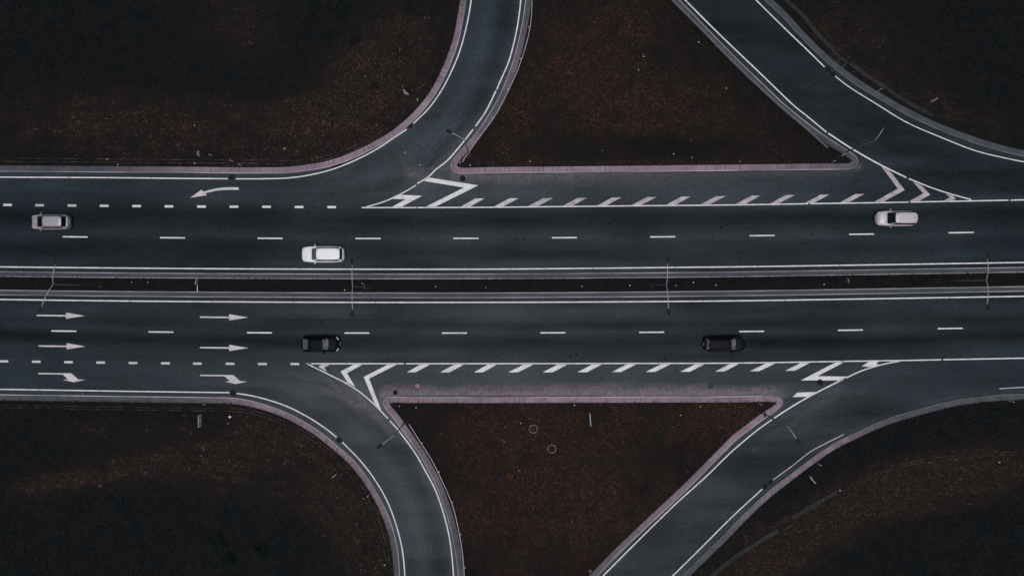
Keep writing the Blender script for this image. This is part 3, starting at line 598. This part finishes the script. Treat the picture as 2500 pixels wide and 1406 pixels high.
# ---------------------------------------------------------------- manhole covers, gullies
def manhole(px, py, label, r=.27, lid=IRON, fr=IRON, raised=.0, z=.006):
    x, y = P(px, py); t = thing("manhole_cover", label, "manhole", (x, y, z + raised), 0, "manhole covers and gully grates")
    m = MB(); m.lathe([(r * 1.18, -.005 - raised), (r * 1.18, .008), (r * .98, .008), (r * .98, -.003)], 28); m.build("frame", fr, t)
    m = MB(); m.lathe([(r * .96, -.002), (r * .96, .004), (r * .62, .004), (r * .6, .010), (r * .25, .010), (r * .2, .004), (.0001, .004)], 28); m.build("lid", lid, t)
for a in ((566,433,"dark round manhole cover breaking the upper left edge line above the left arrow"),(1001,307,"dark manhole cover in the gap of the line on the curved upper left slip road"),
          (1129.6,435.5,"dark manhole cover just below the left nose of the upper island"),(965,958,"small dark manhole cover above the left nose of the lower island",.24),
          (569,958.5,"dark manhole cover where the lower left edge line starts to curve"),(828,1074,"dark manhole cover in the line of the curved lower left slip road"),
          (2022,170,"left one of two dark covers in the line of the upper right slip road",.26),(2033,181.5,"right one of two dark covers in the line of the upper right slip road",.26),
          (1868,1187,"left one of two dark covers in the line of the lower right slip road",.25),(1880.5,1177,"right one of two dark covers in the line of the lower right slip road",.25)): manhole(*a)
manhole(2002, 933, "dark cover under the big white chevron at the lower right", .3, IRON, IRON, z=.009)
manhole(943, 387, "faint grey manhole cover in the mouth of the upper left slip road", .26, IRONG, IRONG)
manhole(620, 931, "faint grey manhole cover right of the lower turn arrow", .22, IRONG, IRONG)
manhole(1841, 1097.5, "grey manhole cover on the lower right slip road", .26, IRONG, IRONG)
manhole(1019, 942.5, "manhole cover coated in pink dust above the lower island", .3, DUSTLID, IRON)
manhole(1735, 943, "smudged dark cover above the right half of the lower island", .24, IRONG, IRON)
for x_, y_, lb in ((1302,1046,"concrete manhole ring with grey lid in the grass, the upper left of two"),(1347,1094.5,"concrete manhole ring with dark lid in the grass, the lower right of two")):
    x, y = P(x_, y_); t = thing("manhole_ring", lb, "manhole", (x, y, .06), 0, "concrete manhole rings in the lower island")
    m = MB(); m.lathe([(.5, -.15), (.5, .14), (.47, .16), (.42, .16), (.40, .10), (.40, -.1)], 30); m.build("ring", CONCL, t)
    m = MB(); m.lathe([(.399, .08), (.31, .08), (.3, .10), (.0001, .10)], 30); m.build("lid", CONC, t)
x, y = P(1440, 1391); t = thing("manhole_ring", "very small pale ring in the grass at the bottom of the lower island", "manhole", (x, y, .08)); m = MB(); m.lathe([(.17, 0), (.17, .22), (.12, .22), (.11, .05)], 20); m.build("ring", CONCL, t); m = MB(); m.lathe([(.115, .1), (.0001, .1)], 20); m.build("lid", HOLE, t)
x, y = P(821, 403.5); t = thing("gully_grate", "long dark gully opening in the kerb of the upper left slip road", "drain", (x, y, .008), math.radians(20))
m = MB(); m.box((0, 0, 0), (1.15, .36, .012)); m.build("opening", HOLE, t); m = MB()
for k in range(9): m.box((-.48 + .12 * k, 0, .009), (.03, .34, .006))
m.build("bars", IRON, t)

# ---------------------------------------------------------------- guard rails
def guard_rail(pts, label, first=1.5, sp=3.75, mt=GALV, flip=1):
    hh = .74; k = (H - hh) / H; l = spline(pts, .5) * k; o = l[0].copy(); t = thing("guard_rail", label, "guard rail", (o[0], o[1], 0), 0, "guard rails beside the slip roads"); l = l - o
    n = normals2(l) * flip; m = MB(); prof = [(0, .45), (.03, .49), (.0, .54), (.0, .60), (.03, .66), (.0, .72), (.0, hh), (-.05, hh), (-.05, .70), (-.02, .66), (-.05, .60), (-.05, .54), (-.02, .49), (-.05, .45)]
    vs = []; q = len(prof)
    for i in range(len(l)):
        for a_, z_ in prof: vs.append((*(l[i] + n[i] * a_), z_))
    m.add(vs, [(i * q + j, i * q + (j + 1) % q, (i + 1) * q + (j + 1) % q, (i + 1) * q + j) for i in range(len(l) - 1) for j in range(q)]); m.build("rail", mt, t)
    s = np.r_[0, np.cumsum(np.linalg.norm(np.diff(l, axis=0), axis=1))]; u = first
    while u < s[-1]:
        x_, y_ = np.interp(u, s, l[:, 0]), np.interp(u, s, l[:, 1]); nx, ny = np.interp(u, s, n[:, 0]), np.interp(u, s, n[:, 1]); m = MB()
        a_ = math.atan2(ny, nx); m.box((x_ - nx * .16, y_ - ny * .16, .36), (.12, .08, .76), a_); m.box((x_ - nx * .08, y_ - ny * .08, .62), (.12, .05, .14), a_); m.build("post", mt, t); u += sp
guard_rail([(1301,-60),(1299.6,0),(1296,57.6),(1284,112),(1264.5,170),(1240,224),(1213.5,275),(1194,304),(1164.5,343.5),(1128.5,395)], "pale guard rail between the upper left slip road and the upper island", 2.1, flip=1)
guard_rail([(1583,-60),(1641,0),(1700,59),(1782,143),(1842,201.5),(1902,256),(1963,308.5),(2022,361)], "pale guard rail on the right hand side of the upper island", 2.6, mt=mat("guard_rail_dull", (.2, .2, .22), .6, .3), flip=-1)
guard_rail([(998,1035.5),(1026.5,1080.5),(1053,1122),(1081,1179),(1104,1233),(1119.5,1296),(1128.5,1350),(1133,1406),(1134,1466)], "pale guard rail between the lower left slip road and the lower island", 2.6, flip=-1)

# ---------------------------------------------------------------- street lamps
def lamp_head(t, tip, head, z0, z1):
    a = math.atan2(head[1] - tip[1], head[0] - tip[0]); c = (head[0], head[1], z1)
    prof = [(.0001, .10), (.5, .095), (.8, .07), (.93, .03), (1.0, 0), (1.0, -.02), (.9, -.05), (.5, -.07), (.0001, -.07)]
    h = MB(); h.lathe([(r * .34, z) for r, z in prof], 20, c, 1, .5, a); ho = h.build("lamp_head", HEAD, t, True)
    r = MB(); r.lathe([(.345, .03), (.375, 0), (.345, -.03), (.33, 0), (.345, .03)], 20, c, 1, .53, a); r.build("rim", HEADR, ho)
    g_ = MB(); g_.lathe([(.24, -.068), (.18, -.10), (.0001, -.11)], 16, c, 1, .6, a); g_.build("lens", LENS, ho)
def street_lamp(base, heads, label, hp=8.8, grp=None):
    bx, by = P(*base); t = thing("street_lamp", label, "street lamp", (bx, by, .05), 0, grp)
    m = MB(); m.lathe([(.26, -.1), (.26, .12), (.17, .13), (.15, .22), (.0001, .22)], 20); m.build("base", CONC, t)
    m = MB(); m.tube([(0, 0, 0), (0, 0, 3), (0, 0, hp)], [.085, .07, .045], 12); m.build("pole", POLE, t, True)
    for tipx, tipy, hx, hy in heads:
        z1 = hp + .55; tx, ty = P(tipx, tipy, z1); hx_, hy_ = P(hx, hy, z1); tx -= bx; ty -= by; hx_ -= bx; hy_ -= by
        pts = [(0, 0, hp - .25)]
        for u in (.06, .16, .3, .5, .75, 1.0): pts.append((tx * u, ty * u, hp - .2 + .72 * (1 - (1 - u) ** 2.4)))
        m = MB(); m.tube(pts, .037, 8); m.build("arm", GALV, t, True)
        lamp_head(t, (tx, ty), (hx_, hy_), hp, z1)
G2 = "double armed street lamps in the central reservation"; G1 = "single armed street lamps at the island noses"
street_lamp((244,695.5), ((135.3,647,136.8,638),(102,748,98.2,757)), "double armed street lamp at the far left, its arms skewed", grp=G2)
street_lamp((900.5,700), ((860.2,648,859.8,637.5),(860.5,756,860.3,766)), "double armed street lamp behind the white car", grp=G2)
street_lamp((1589,696), ((1629.6,644,1630.2,634.5),(1632,752.5,1632.6,762)), "double armed street lamp right of the middle of the median", grp=G2)
street_lamp((2290,686), ((2410.2,633,2411,623.5),(2410,741,2410.6,750.5)), "double armed street lamp at the far right of the median", grp=G2)
street_lamp((1146.5,379), ((1104,325.5,1096,321),), "single armed street lamp at the left nose of the upper island", grp=G1)
street_lamp((2045,380), ((2156,314,2162.5,307),), "single armed street lamp at the right nose of the upper island", grp=G1)
street_lamp((993,1024.5), ((933,1083.7,926.6,1088.5),), "single armed street lamp at the left nose of the lower island", grp=G1)
street_lamp((1852,1003.5), ((1944,1071,1949,1077),), "single armed street lamp at the right nose of the lower island", grp=G1)

# ---------------------------------------------------------------- signs
def disc(name, c, r, dirang, th, mt, parent, inner=None):
    """upright disc; dirang = heading of its width"""
    u = Vector((math.cos(dirang), math.sin(dirang), 0)); nrm = Vector((-u.y, u.x, 0)); m = MB(); n = 28
    for rr, off, mi in ((r, 0, 0),):
        vs = []
        for s_ in (-1, 1):
            for k in range(n):
                a = 2 * math.pi * k / n; vs.append(Vector(c) + u * (rr * math.cos(a)) + Vector((0, 0, rr * math.sin(a))) + nrm * (s_ * th / 2))
        m.add(vs, [tuple(range(n)), tuple(range(n, 2 * n))[::-1]] + [(k, n + k, n + (k + 1) % n, (k + 1) % n) for k in range(n)])
    return m.build(name, mt, parent)
def round_sign(px, py, h, dirdeg, label, r=.34, face=SIGNW, ring=None, post=True, mark=SIGNM, facing=1, grp=None):
    cx, cy = P(px, py, h); t = thing("round_sign", label, "road sign", (cx, cy, 0), 0, grp); d = math.radians(dirdeg); nx, ny = -math.sin(d) * facing, math.cos(d) * facing
    disc("plate", (0, 0, h), r, d, .03, ring or SIGNW, t)
    f = disc("face", (nx * .02, ny * .02, h), r * .84, d, .012, face, t)
    if mark:
        m = MB(); u = Vector((math.cos(d), math.sin(d), 0))
        m.tube([Vector((nx * .03, ny * .03, h)) + u * (r * a_) + Vector((0, 0, r * b_)) for a_, b_ in ((-.42, -.4), (-.3, .36), (.24, -.32), (.4, .4))], r * .09, 4)
        m.build("emblem", mark, t)
    if post:
        m = MB(); m.tube([(-nx * .05, -ny * .05, 0), (-nx * .05, -ny * .05, h + r * .8)], .03, 8); m.build("post", POLE, t)
    return t
def board_sign(px, py, h, dirdeg, wd, ht, label, marks=(), face=SIGNW, posts=(-.3, .3), facing=1, second=None, back=None):
    cx, cy = P(px, py, h); t = thing("board_sign", label, "road sign", (cx, cy, 0), math.radians(dirdeg))
    m = MB(); m.box((0, 0, h), (wd, .035, ht)); m.build("panel", face, t)
    if back: m = MB(); m.box((0, -facing * .022, h), (wd - .04, .006, ht - .04)); m.build("panel_back", back, t)
    for q in marks: m = MB(); m.box((q * wd, facing * .024, h), (.07, .01, ht * .8)); m.build("mark", SIGNM, t)
    for q in posts: m = MB(); m.tube([(q * wd, -facing * .06, 0), (q * wd, -facing * .06, h + ht * .4)], .03, 8); m.build("post", POLE, t)
    if second: m = MB(); m.box((second[0], second[1], h + second[2]), (second[3], .03, second[4])); m.build("small_panel", face, t)
    return t
round_sign(485, 375, 2.4, 90, "pale round sign in the upper left verge above the channel", facing=-1)
t = round_sign(480, 688.3, 2.2, 84, "pale round sign with a white bar at the left of the median", facing=-1, post=False)
m = MB(); m.box((.06, -.73, 2.12), (.05, .74, .10)); m.build("bar", WHITE, t); m = MB(); m.tube([(.03, -.05, 0), (.03, -.05, 2.3)], .03, 8); m.build("post", POLE, t)
round_sign(2069.3, 685, 2.3, 97, "round sign painted in grey shade with a pale rim in the right part of the median", face=SIGNG, ring=mat("rim_grey", (.33, .34, .36), .6, .3), r=.32, facing=1, mark=SIGND)  # grey face colour stands for the shaded side of the disc
round_sign(890.5, 699, 2.4, 96, "round sign edge on, mounted on the lamp post behind the white car", face=SIGND, r=.32, post=False, mark=None, facing=-1)
round_sign(1868.2, 1012.5, 2.1, 84, "round sign mounted on the lamp post at the right nose of the lower island", face=SIGND, r=.34, post=False, mark=None, facing=1)
round_sign(1145.3, 370, 2.1, 95, "round sign edge on, on the lamp post at the left nose of the upper island", face=SIGND, r=.34, post=False, mark=None, facing=1)
round_sign(2058, 376, 2.2, 62, "round sign on the lamp post at the right nose of the upper island", face=SIGNG, r=.32, post=False, mark=None, facing=1)
round_sign(816.5, 1161, 3.0, 39, "pale round sign on a thin post in the lower left verge", r=.36, facing=-1, mark=None)
board_sign(1440.7, 1023.5, 1.9, 94, 1.42, .6, "thin white board sign seen edge on in the lower island", face=WHITE)
board_sign(487.8, 1027, 2.0, 91, 1.36, .84, "wide pale board sign with two dark bars in the lower left verge", marks=(-.3, .3), facing=-1)
board_sign(991, 226, 2.6, -42, .80, .32, "narrow white board sign in the verge beside the upper left slip road", face=WHITE, posts=(0,), second=(-.1, -.12, -.5, .4, .2))
board_sign(2281.5, 245, 2.6, 38, .78, .3, "narrow grey white board sign in the upper right verge", face=SIGNW, posts=(0,), second=(.0, .12, -.45, .35, .2))
board_sign(1985, 1173, 2.3, -46, .80, .3, "narrow white board sign on a post in the lower right verge", face=WHITE, posts=(-.25,), second=(-.28, .1, -.35, .36, .2))

# ---------------------------------------------------------------- marker posts, bollard, litter
def marker_mesh(t, hh=.95):
    m = MB(); m.box((0, 0, hh * .33), (.10, .045, hh * .66)); m.build("post_body", WHITE, t)
    m = MB(); m.box((0, 0, hh * .725), (.104, .049, hh * .13)); m.build("black_band", BLACK, t)
    m = MB(); m.box((0, 0, hh * .895), (.10, .045, hh * .21)); m.build("post_top", WHITE, t)
mk0 = None
for px, py, rz, lb in ((2142,222.5,60,"in the upper right verge below the gutter"),(1852,984.5,0,"in the right corner of the lower island"),(1996,1131,30,"in the lower right verge near the thin board sign"),
        (2461,978,80,"at the far right of the lower right verge"),(901.5,1206,40,"beside the lower left slip road paving"),(2030,396.5,0,"in the right corner of the upper island"),
        (1124.5,400,0,"at the tip of the left nose of the upper island"),(1149,406,0,"right of the left lamp of the upper island"),(977.5,988.5,0,"at the left nose of the lower island"),
        (1018,991.5,0,"second from the left nose of the lower island"),(505.5,985,0,"left of the lower left drain inlet"),(590,405,0,"right of the upper left drain inlet"),
        (570,395,0,"on the upper left drain inlet"),(520,381,0,"right of the upper left round sign"),(1021,247.5,30,"beside the upper left slip road paving")):
    x, y = P(px, py); lab = "white black banded marker post " + lb
    if mk0 is None:
        mk0 = thing("marker_post", lab, "marker post", (x, y, .05), math.radians(rz), "white marker posts"); marker_mesh(mk0)
    else:
        c = mk0.copy(); C.objects.link(c); c.location = (x, y, .05); c.rotation_euler = (0, 0, math.radians(rz)); c["label"] = lab
        for ch in list(mk0.children): q = ch.copy(); C.objects.link(q); q.parent = c
x, y = P(565, 1015.5); t = thing("bollard", "short white round topped bollard in the lower left verge", "bollard", (x, y, 0))
m = MB(); m.lathe([(.13, 0), (.13, .5), (.10, .56), (.0001, .58)], 20); m.build("post", WHITE, t); m = MB(); m.lathe([(.134, .3), (.134, .4)], 20); m.build("band", SIGNG, t)
lm = bpy.data.meshes.new("litter_scrap"); bm = bmesh.new(); bmesh.ops.create_icosphere(bm, subdivisions=1, radius=.055)
for v in bm.verts: v.co.z *= .5; v.co.x *= 1.4; v.co += Vector((random.uniform(-.012, .012), random.uniform(-.012, .012), 0))
bm.to_mesh(lm); bm.free(); lm.materials.append(LITTER)
for px, py in ((478,400),(291,403.5),(266,390.5),(478,308),(1271,1031),(1293,1020),(1266,1146),(1231,1077),(1402,988),(1708,991),(1660,1012),(1570,141),(1557,174),(1746,116),(1704,106),(1771,218),(1294,395),(1469,370),(1688,387),(1643,378),(1805,396),(2047,1195),(843,708),(886,692),(1186,701),(1648,697),(1691,690),(2009,694),(1420,699),(325,688.7),(364,689.5),(940,1376),(2435,1126),(1076,403),(989,373),(1025,403),(560,1032),(202,961),(697,365),(1064,700),(1537,697),(1746,696)):
    x, y = P(px, py); o = bpy.data.objects.new("litter_scrap", lm); C.objects.link(o); on = hz_at(x, y) < -.1
    o.location = (x, y, .03 if on else hz_at(x, y) + .2); o.rotation_euler = (0, 0, random.uniform(0, 3)); s_ = random.uniform(.6, 1.15); o.scale = (s_,) * 3
    tag(o, "small white scrap of litter lying on the verge", "litter", "white litter scraps")
m_p = mat("pink_rag", (.55, .3, .26), .8, .2)
x, y = P(697.5, 365); 

# ---------------------------------------------------------------- shrubs
def shrub(px, py, r, hgt, label, seed, col=(.011, .022, .017)):
    rg = np.random.default_rng(seed); x, y = P(px, py); t = thing("shrub", label, "shrub", (x, y, .08), 0, "dark green shrubs in the verges"); m = MB()
    for k in range(5):
        a = k * 1.256 + rg.random(); m.tube([(0, 0, -.1), (math.cos(a) * r * .3, math.sin(a) * r * .3, hgt * .5), (math.cos(a) * r * .6, math.sin(a) * r * .6, hgt * .8)], [.03, .02, .01], 5)
    m.build("stems", STEM, t); n = int(900 * r * r) + 250; vs = []; fs = []; cols = []
    cl = rg.normal(0, .42, (14, 3)) * np.array([r, r, hgt * .5]) + np.array([0, 0, hgt * .55])
    for k in range(n):
        c = cl[rg.integers(14)] + rg.normal(0, .17 * r, 3); c[2] = max(c[2], .03); s_ = rg.uniform(.03, .075); a, b = rg.normal(0, 1, 3), rg.normal(0, 1, 3); a[2] *= .5; b[2] *= .5
        a /= np.linalg.norm(a); b -= a * a.dot(b); b /= np.linalg.norm(b); i = len(vs)
        vs += [c - a * s_, c + b * s_ * .45, c + a * s_, c - b * s_ * .45]; fs.append((i, i + 1, i + 2, i + 3)); cc = np.array(col) * rg.uniform(.3, 1.3) * (2.2 if rg.random() < .06 else 1); cols += [(*cc, 1)] * 4
    me = bpy.data.meshes.new("foliage"); me.from_pydata([tuple(v) for v in vs], [], fs); at = me.color_attributes.new("tint", 'FLOAT_COLOR', 'POINT'); at.data.foreach_set("color", np.array(cols).reshape(-1)); link("foliage", me, LEAF, t)
for i, a in enumerate(((768,22,.9,1.3,"dark shrub at the top edge of the upper left verge, leftmost of its pair"),(828,30,1.1,1.5,"wide dark shrub at the top of the upper left verge"),
        (797,98,.8,1.0,"small dark shrub below the pair at the top of the upper left verge"),(872,100,.8,1.1,"shrub nearest the upper left slip road"),(915,212,.6,.7,"low green tuft shrub in the middle of the upper left verge"),
        (535,1322,1.0,1.4,"round green shrub in the dark lower left verge"),(560,1368,1.2,1.5,"wide green shrub at the bottom of the lower left verge"),(640,1350,1.1,1.3,"dark shrub to the right of the two green ones in the lower left verge"),
        (1000,25,.6,.8,"small yellowish shrub close to the top end of the upper left slip road"))):
    shrub(a[0], a[1], a[2], a[3], a[4], 100 + i)

# ---------------------------------------------------------------- cars
TYRE = mat("tyre", (.008, .008, .008), .85, .2); RIM = mat("rim_alloy", (.3, .3, .32), .4, .5, .6)
GLASS = mat("car_glass", (.006, .009, .010), .12, .35); GLASSG = mat("car_glass_sky_sheen", (.085, .092, .096), .3, .4)  # second glass: sky reflection put into a paler base colour
GLASSP = mat("car_glass_sky_reflection", (.10, .105, .11), .3, .4); setc(GLASSP, noise_mix(GLASSP, (.08, .088, .092), (.24, .235, .245), 2.2, .38, .65, 5))  # blotchy pale colour paints the sky's reflection onto the black cars' glass
LITE = mat("headlight_glass", (.72, .72, .74), .25, .5); TAIL = mat("tail_light", (.16, .03, .04), .3, .5); TRIM = mat("black_trim", (.007, .008, .009), .6, .2)
PLATE = mat("number_plate", (.6, .6, .6), .5, .3)
def interp(t, xs, ys): return float(np.interp(t, xs, ys))
def car(px, py, heading, label, L, W, top, zb, xwb, xwt, xrt, xrb, wr, paint, glass_f, glass_r, glass_s, estate=True, rails=False, light=LITE, name="car", cat="car", bulge=.12, nose=.38, fin=True, dash_paper=False, hood=None):
    """x runs forward; xwb/xwt windscreen foot/head, xrt/xrb rear window head/foot"""
    x, y = P(px, py); t = thing(name, label, cat, (x, y, 0), heading, "cars driving on the main road")
    hw = W / 2
    fx = [-.5, -.492, -.475, -.44, -.38, -.2, .2, .30, .37, .42, .455, .48, .493, .5]; fw = [.52, .68, .80, .90, .97, 1, 1, .985, .945, .875, .775, .655, .53, nose]
    hz = [.52, .74, .84, .90, .94, .97, zb, zb, .93, .87, .80, .70, .60, .48] if estate else [.60, .76, .86, .92, .95, .94, zb - .02, zb - .02, .88, .83, .76, .66, .57, .46]
    if estate: hz[0:6] = [.62, .80, .90, zb - .03, zb, zb]
    us = sorted(set(list(np.linspace(-.5, .5, 29)) + [-.492, -.475, .475, .493, .455, .485]))
    sec = [(.80, .20), (.965, .27), (1.0, .42), (1.0, .58), (.985, .72), (.95, .90), (.88, .975), (.72, 1.02), (.5, 1.04), (.25, 1.052), (0, 1.056)]
    ring = [(a, b) for a, b in sec] + [(-a, b) for a, b in sec[-2::-1]]; n = len(ring); vs = []
    for u in us:
        w_ = hw * interp(u, fx, fw); z_ = interp(u, fx, hz)
        for a, b in ring: vs.append((u * L, a * w_, .2 + (z_ - .2) * (b - .2) / .8 if b > .2 else .2))
    fs = [(i * n + j, i * n + j + 1, (i + 1) * n + j + 1, (i + 1) * n + j) for i in range(len(us) - 1) for j in range(n - 1)] + [tuple(range(n)), tuple((len(us) - 1) * n + j for j in range(n))]
    fs += [(i * n, i * n + n - 1, (i + 1) * n + n - 1, (i + 1) * n) for i in range(len(us) - 1)]
    m = MB(); m.add(vs, fs)
    # cabin shell
    wb = hw * .84; N_ = 44
    def ringpts(x0, x1, w_, z_, bf, br, e=5.0):
        out = []; cx = (x0 + x1) / 2; a_ = (x1 - x0) / 2
        for k in range(N_):
            q = 2 * math.pi * k / N_; c, s_ = math.cos(q), math.sin(q); X = math.copysign(abs(c) ** (2 / e), c); Y = math.copysign(abs(s_) ** (2 / e), s_)
            b_ = (bf if X > 0 else -br) * (1 - Y * Y) * abs(X); out.append((cx + a_ * X + b_, w_ * Y, z_))
        return out
    zt = top; rg = [ringpts(xrb, xwb, wb, zb - .02, bulge, .05), ringpts(xrb * .5 + xrt * .5 - .0, xwb * .5 + xwt * .5, (wb + wr) / 2 + .015, (zb + zt) / 2, bulge * .9, .05), ringpts(xrt - .04, xwt + .04, wr, zt - .05, bulge * .6, .05),
                    ringpts(xrt + .03, xwt - .04, wr * .93, zt - .012, bulge * .6, .05), ringpts(xrt * .8, xwt * .8 if xwt > 0 else xwt - .2, wr * .7, zt + .008, 0, 0), ringpts(xrt * .4, xwt * .4 if xwt > 0 else xwt - .5, wr * .35, zt + .015, 0, 0)]
    vs = [p for r_ in rg for p in r_]; fs = [(i * N_ + k, i * N_ + (k + 1) % N_, (i + 1) * N_ + (k + 1) % N_, (i + 1) * N_ + k) for i in range(len(rg) - 1) for k in range(N_)] + [tuple((len(rg) - 1) * N_ + k for k in range(N_))]
    m.add(vs, fs); body = m.build("body", paint, t, True)
    # glass patches lie just proud of the shell
    def patch(name, f, glass, a=8, b=4):
        q = MB(); vs = [f(i / a, j / b) for j in range(b + 1) for i in range(a + 1)]; q.add(vs, [(j * (a + 1) + i, j * (a + 1) + i + 1, (j + 1) * (a + 1) + i + 1, (j + 1) * (a + 1) + i) for j in range(b) for i in range(a)]); return q.build(name, glass, t, True)
    def front(s_, v):
        e = 2 * s_ - 1; yb = e * wb * .86; yt = e * wr * .90; X = (xwb - .03) * (1 - v) + (xwt + .05) * v; bb = bulge * (1 - v) + bulge * .6 * v
        return (X + bb * (1 - e * e * .8) + .02, yb * (1 - v) + yt * v, (zb + .015) * (1 - v) + (zt - .035) * v + .02)
    def rear(s_, v):
        e = 2 * s_ - 1; yb = e * wb * .84; yt = e * wr * .88; X = (xrb + .03) * (1 - v) + (xrt - .05) * v
        return (X - .05 * (1 - e * e * .8) - .02, yb * (1 - v) + yt * v, (zb + .05) * (1 - v) + (zt - .035) * v + .02)
    patch("windscreen", front, glass_f); patch("rear_window", rear, glass_r)
    xf0, xf1 = xwb - .22, xwt - .02; xm = (xf1 + xrt) / 2 + .12
    for sy in (-1, 1):
        for a0, a1, b0, b1, in ((xm + .04, xf0, xm + .03, xf1), (max(xrb, xrt - .15) + .18, xm - .04, xrt + .16, xm - .03)):
            def sd_(s_, v, a0=a0, a1=a1, b0=b0, b1=b1): return ((a0 * (1 - s_) + a1 * s_) * (1 - v) + (b0 * (1 - s_) + b1 * s_) * v, sy * ((wb + .005) * (1 - v) + (wr + .005) * v + .03 * math.sin(v * 3.14) + .012), (zb + .03) * (1 - v) + (zt - .075) * v)
            patch("side_window", sd_, glass_s, 4, 3)
        q = MB(); q.lathe([(.0001, .07), (.6, .06), (1, 0), (.6, -.05), (.0001, -.06)], 12, (xwb - .30, sy * (hw + .09), zb + .02), .075, .115, sy * -.35); q.build("mirror", paint, t, True)
        q = MB(); q.lathe([(.0001, .07), (.5, .06), (.85, .03), (1, -.02), (.8, -.06)], 14, (L * .449, sy * hw * .70, .70), .23, .085, -sy * .85); q.build("headlight", light, t, True)
        q = MB(); q.lathe([(.0001, .09), (.6, .07), (1, 0), (.6, -.08)], 12, (-L * .466, sy * hw * .72, .83 if not estate else .90), .06, .15, -sy * .55); q.build("tail_light", TAIL, t, True)
        if rails:
            q = MB(); q.tube([(xrt + .15, sy * wr * .86, zt - .02), (xrt + .25, sy * wr * .86, zt + .05), (xwt - .3, sy * wr * .88, zt + .05), (xwt - .15, sy * wr * .88, zt - .02)], .018, 6); q.build("roof_rail", rails, t)
        for xx in (-L * .30, L * .315):
            wl = thing("wheel", "", "", (xx, sy * (hw - .11), .33)); del wl["label"]; del wl["category"]; wl.parent = t
            q = MB(); prof = [(.20, -.1), (.31, -.115), (.33, -.09), (.33, .09), (.31, .115), (.20, .1)]
            vs = []; 
            for r_, o_ in prof:
                for k in range(24): vs.append((r_ * math.cos(k * math.pi / 12), o_, r_ * math.sin(k * math.pi / 12)))
            q.add(vs, [(i * 24 + k, i * 24 + (k + 1) % 24, (i + 1) * 24 + (k + 1) % 24, (i + 1) * 24 + k) for i in range(5) for k in range(24)]); q.build("tyre", TYRE, wl, True)
            q = MB(); q.tube([(0, -.08, 0), (0, .105, 0)], .205, 20); q.build("rim", RIM, wl)
    q = MB(); q.box((L * .492, 0, .52), (.06, hw * .62, .16)); q.build("grille", TRIM, t)
    q = MB(); q.box((L * .5 + .012, 0, .42), (.02, .5, .11)); q.build("number_plate", PLATE, t)
    q = MB(); q.box((-L * .5 - .004, 0, .55), (.02, .5, .11)); q.build("number_plate", PLATE, t)
    q = MB()                                       # seams of bonnet and tailgate
    q.box((xwb + .16, 0, zb * 1.02 + .02), (.05, wb * 1.45, .012)); q.build("wiper_cowl", TRIM, t)
    if fin: q = MB(); q.box((xrt + .28, 0, zt + .03), (.14, .03, .07)); q.build("antenna", TRIM, t)
    if dash_paper: q = MB(); q.add([(xwb - .02, -.12, zb + .10), (xwb - .02, .12, zb + .10), (xwb - .28, 0, zb + .24)], [(0, 1, 2)]); q.build("dashboard_paper", WHITE, t)
    return t
P_SILVER = mat("silver_paint", (.37, .345, .365), .38, .5, .2); P_WHITE = mat("white_paint", (.86, .87, .87), .4, .4); P_PINK = mat("off_white_paint", (.56, .505, .53), .4, .5, .1)
P_BLACK = mat("black_paint", (.004, .0058, .0066), .42, .045); P_BLACK2 = mat("graphite_paint", (.0065, .008, .0095), .42, .05)
for m_ in (P_WHITE, P_PINK, P_SILVER): bump(m_, 1.3, .01, .05)
R_L, R_R = math.pi, 0.0
car(132, 543.2, R_L, "silver grey compact car on the far left of the upper carriageway", 4.28, 1.74, 1.52, .94, 1.21, .33, -1.62, -1.90, .60, P_SILVER, GLASS, GLASS, GLASS, rails=P_SILVER)
car(791.5, 621.6, R_L, "white car in the lane next to the median, beside a lamp", 4.80, 1.86, 1.66, 1.0, 1.08, .38, -2.04, -2.24, .64, P_WHITE, GLASSG, GLASS, GLASS, fin=False)
car(2180.5, 534.8, R_L, "off white estate car near the right end of the upper carriageway", 4.50, 1.74, 1.55, .95, 1.09, .36, -1.92, -2.10, .60, P_PINK, GLASS, GLASS, GLASS, rails=P_PINK, dash_paper=True)
car(785.3, 838.6, R_R, "black car with bright headlights on the left of the lower carriageway", 4.38, 1.80, 1.46, .92, .90, .36, -1.06, -1.86, .58, P_BLACK, GLASSP, GLASSG, GLASS, estate=False, fin=False)
car(1766, 838.6, R_R, "black car on the right of the lower carriageway", 4.75, 1.78, 1.45, .92, 1.04, .38, -1.86, -2.12, .58, P_BLACK2, GLASSP, GLASSP, GLASS, estate=True, light=mat("dim_headlight", (.1, .1, .11), .3, .4), fin=False)
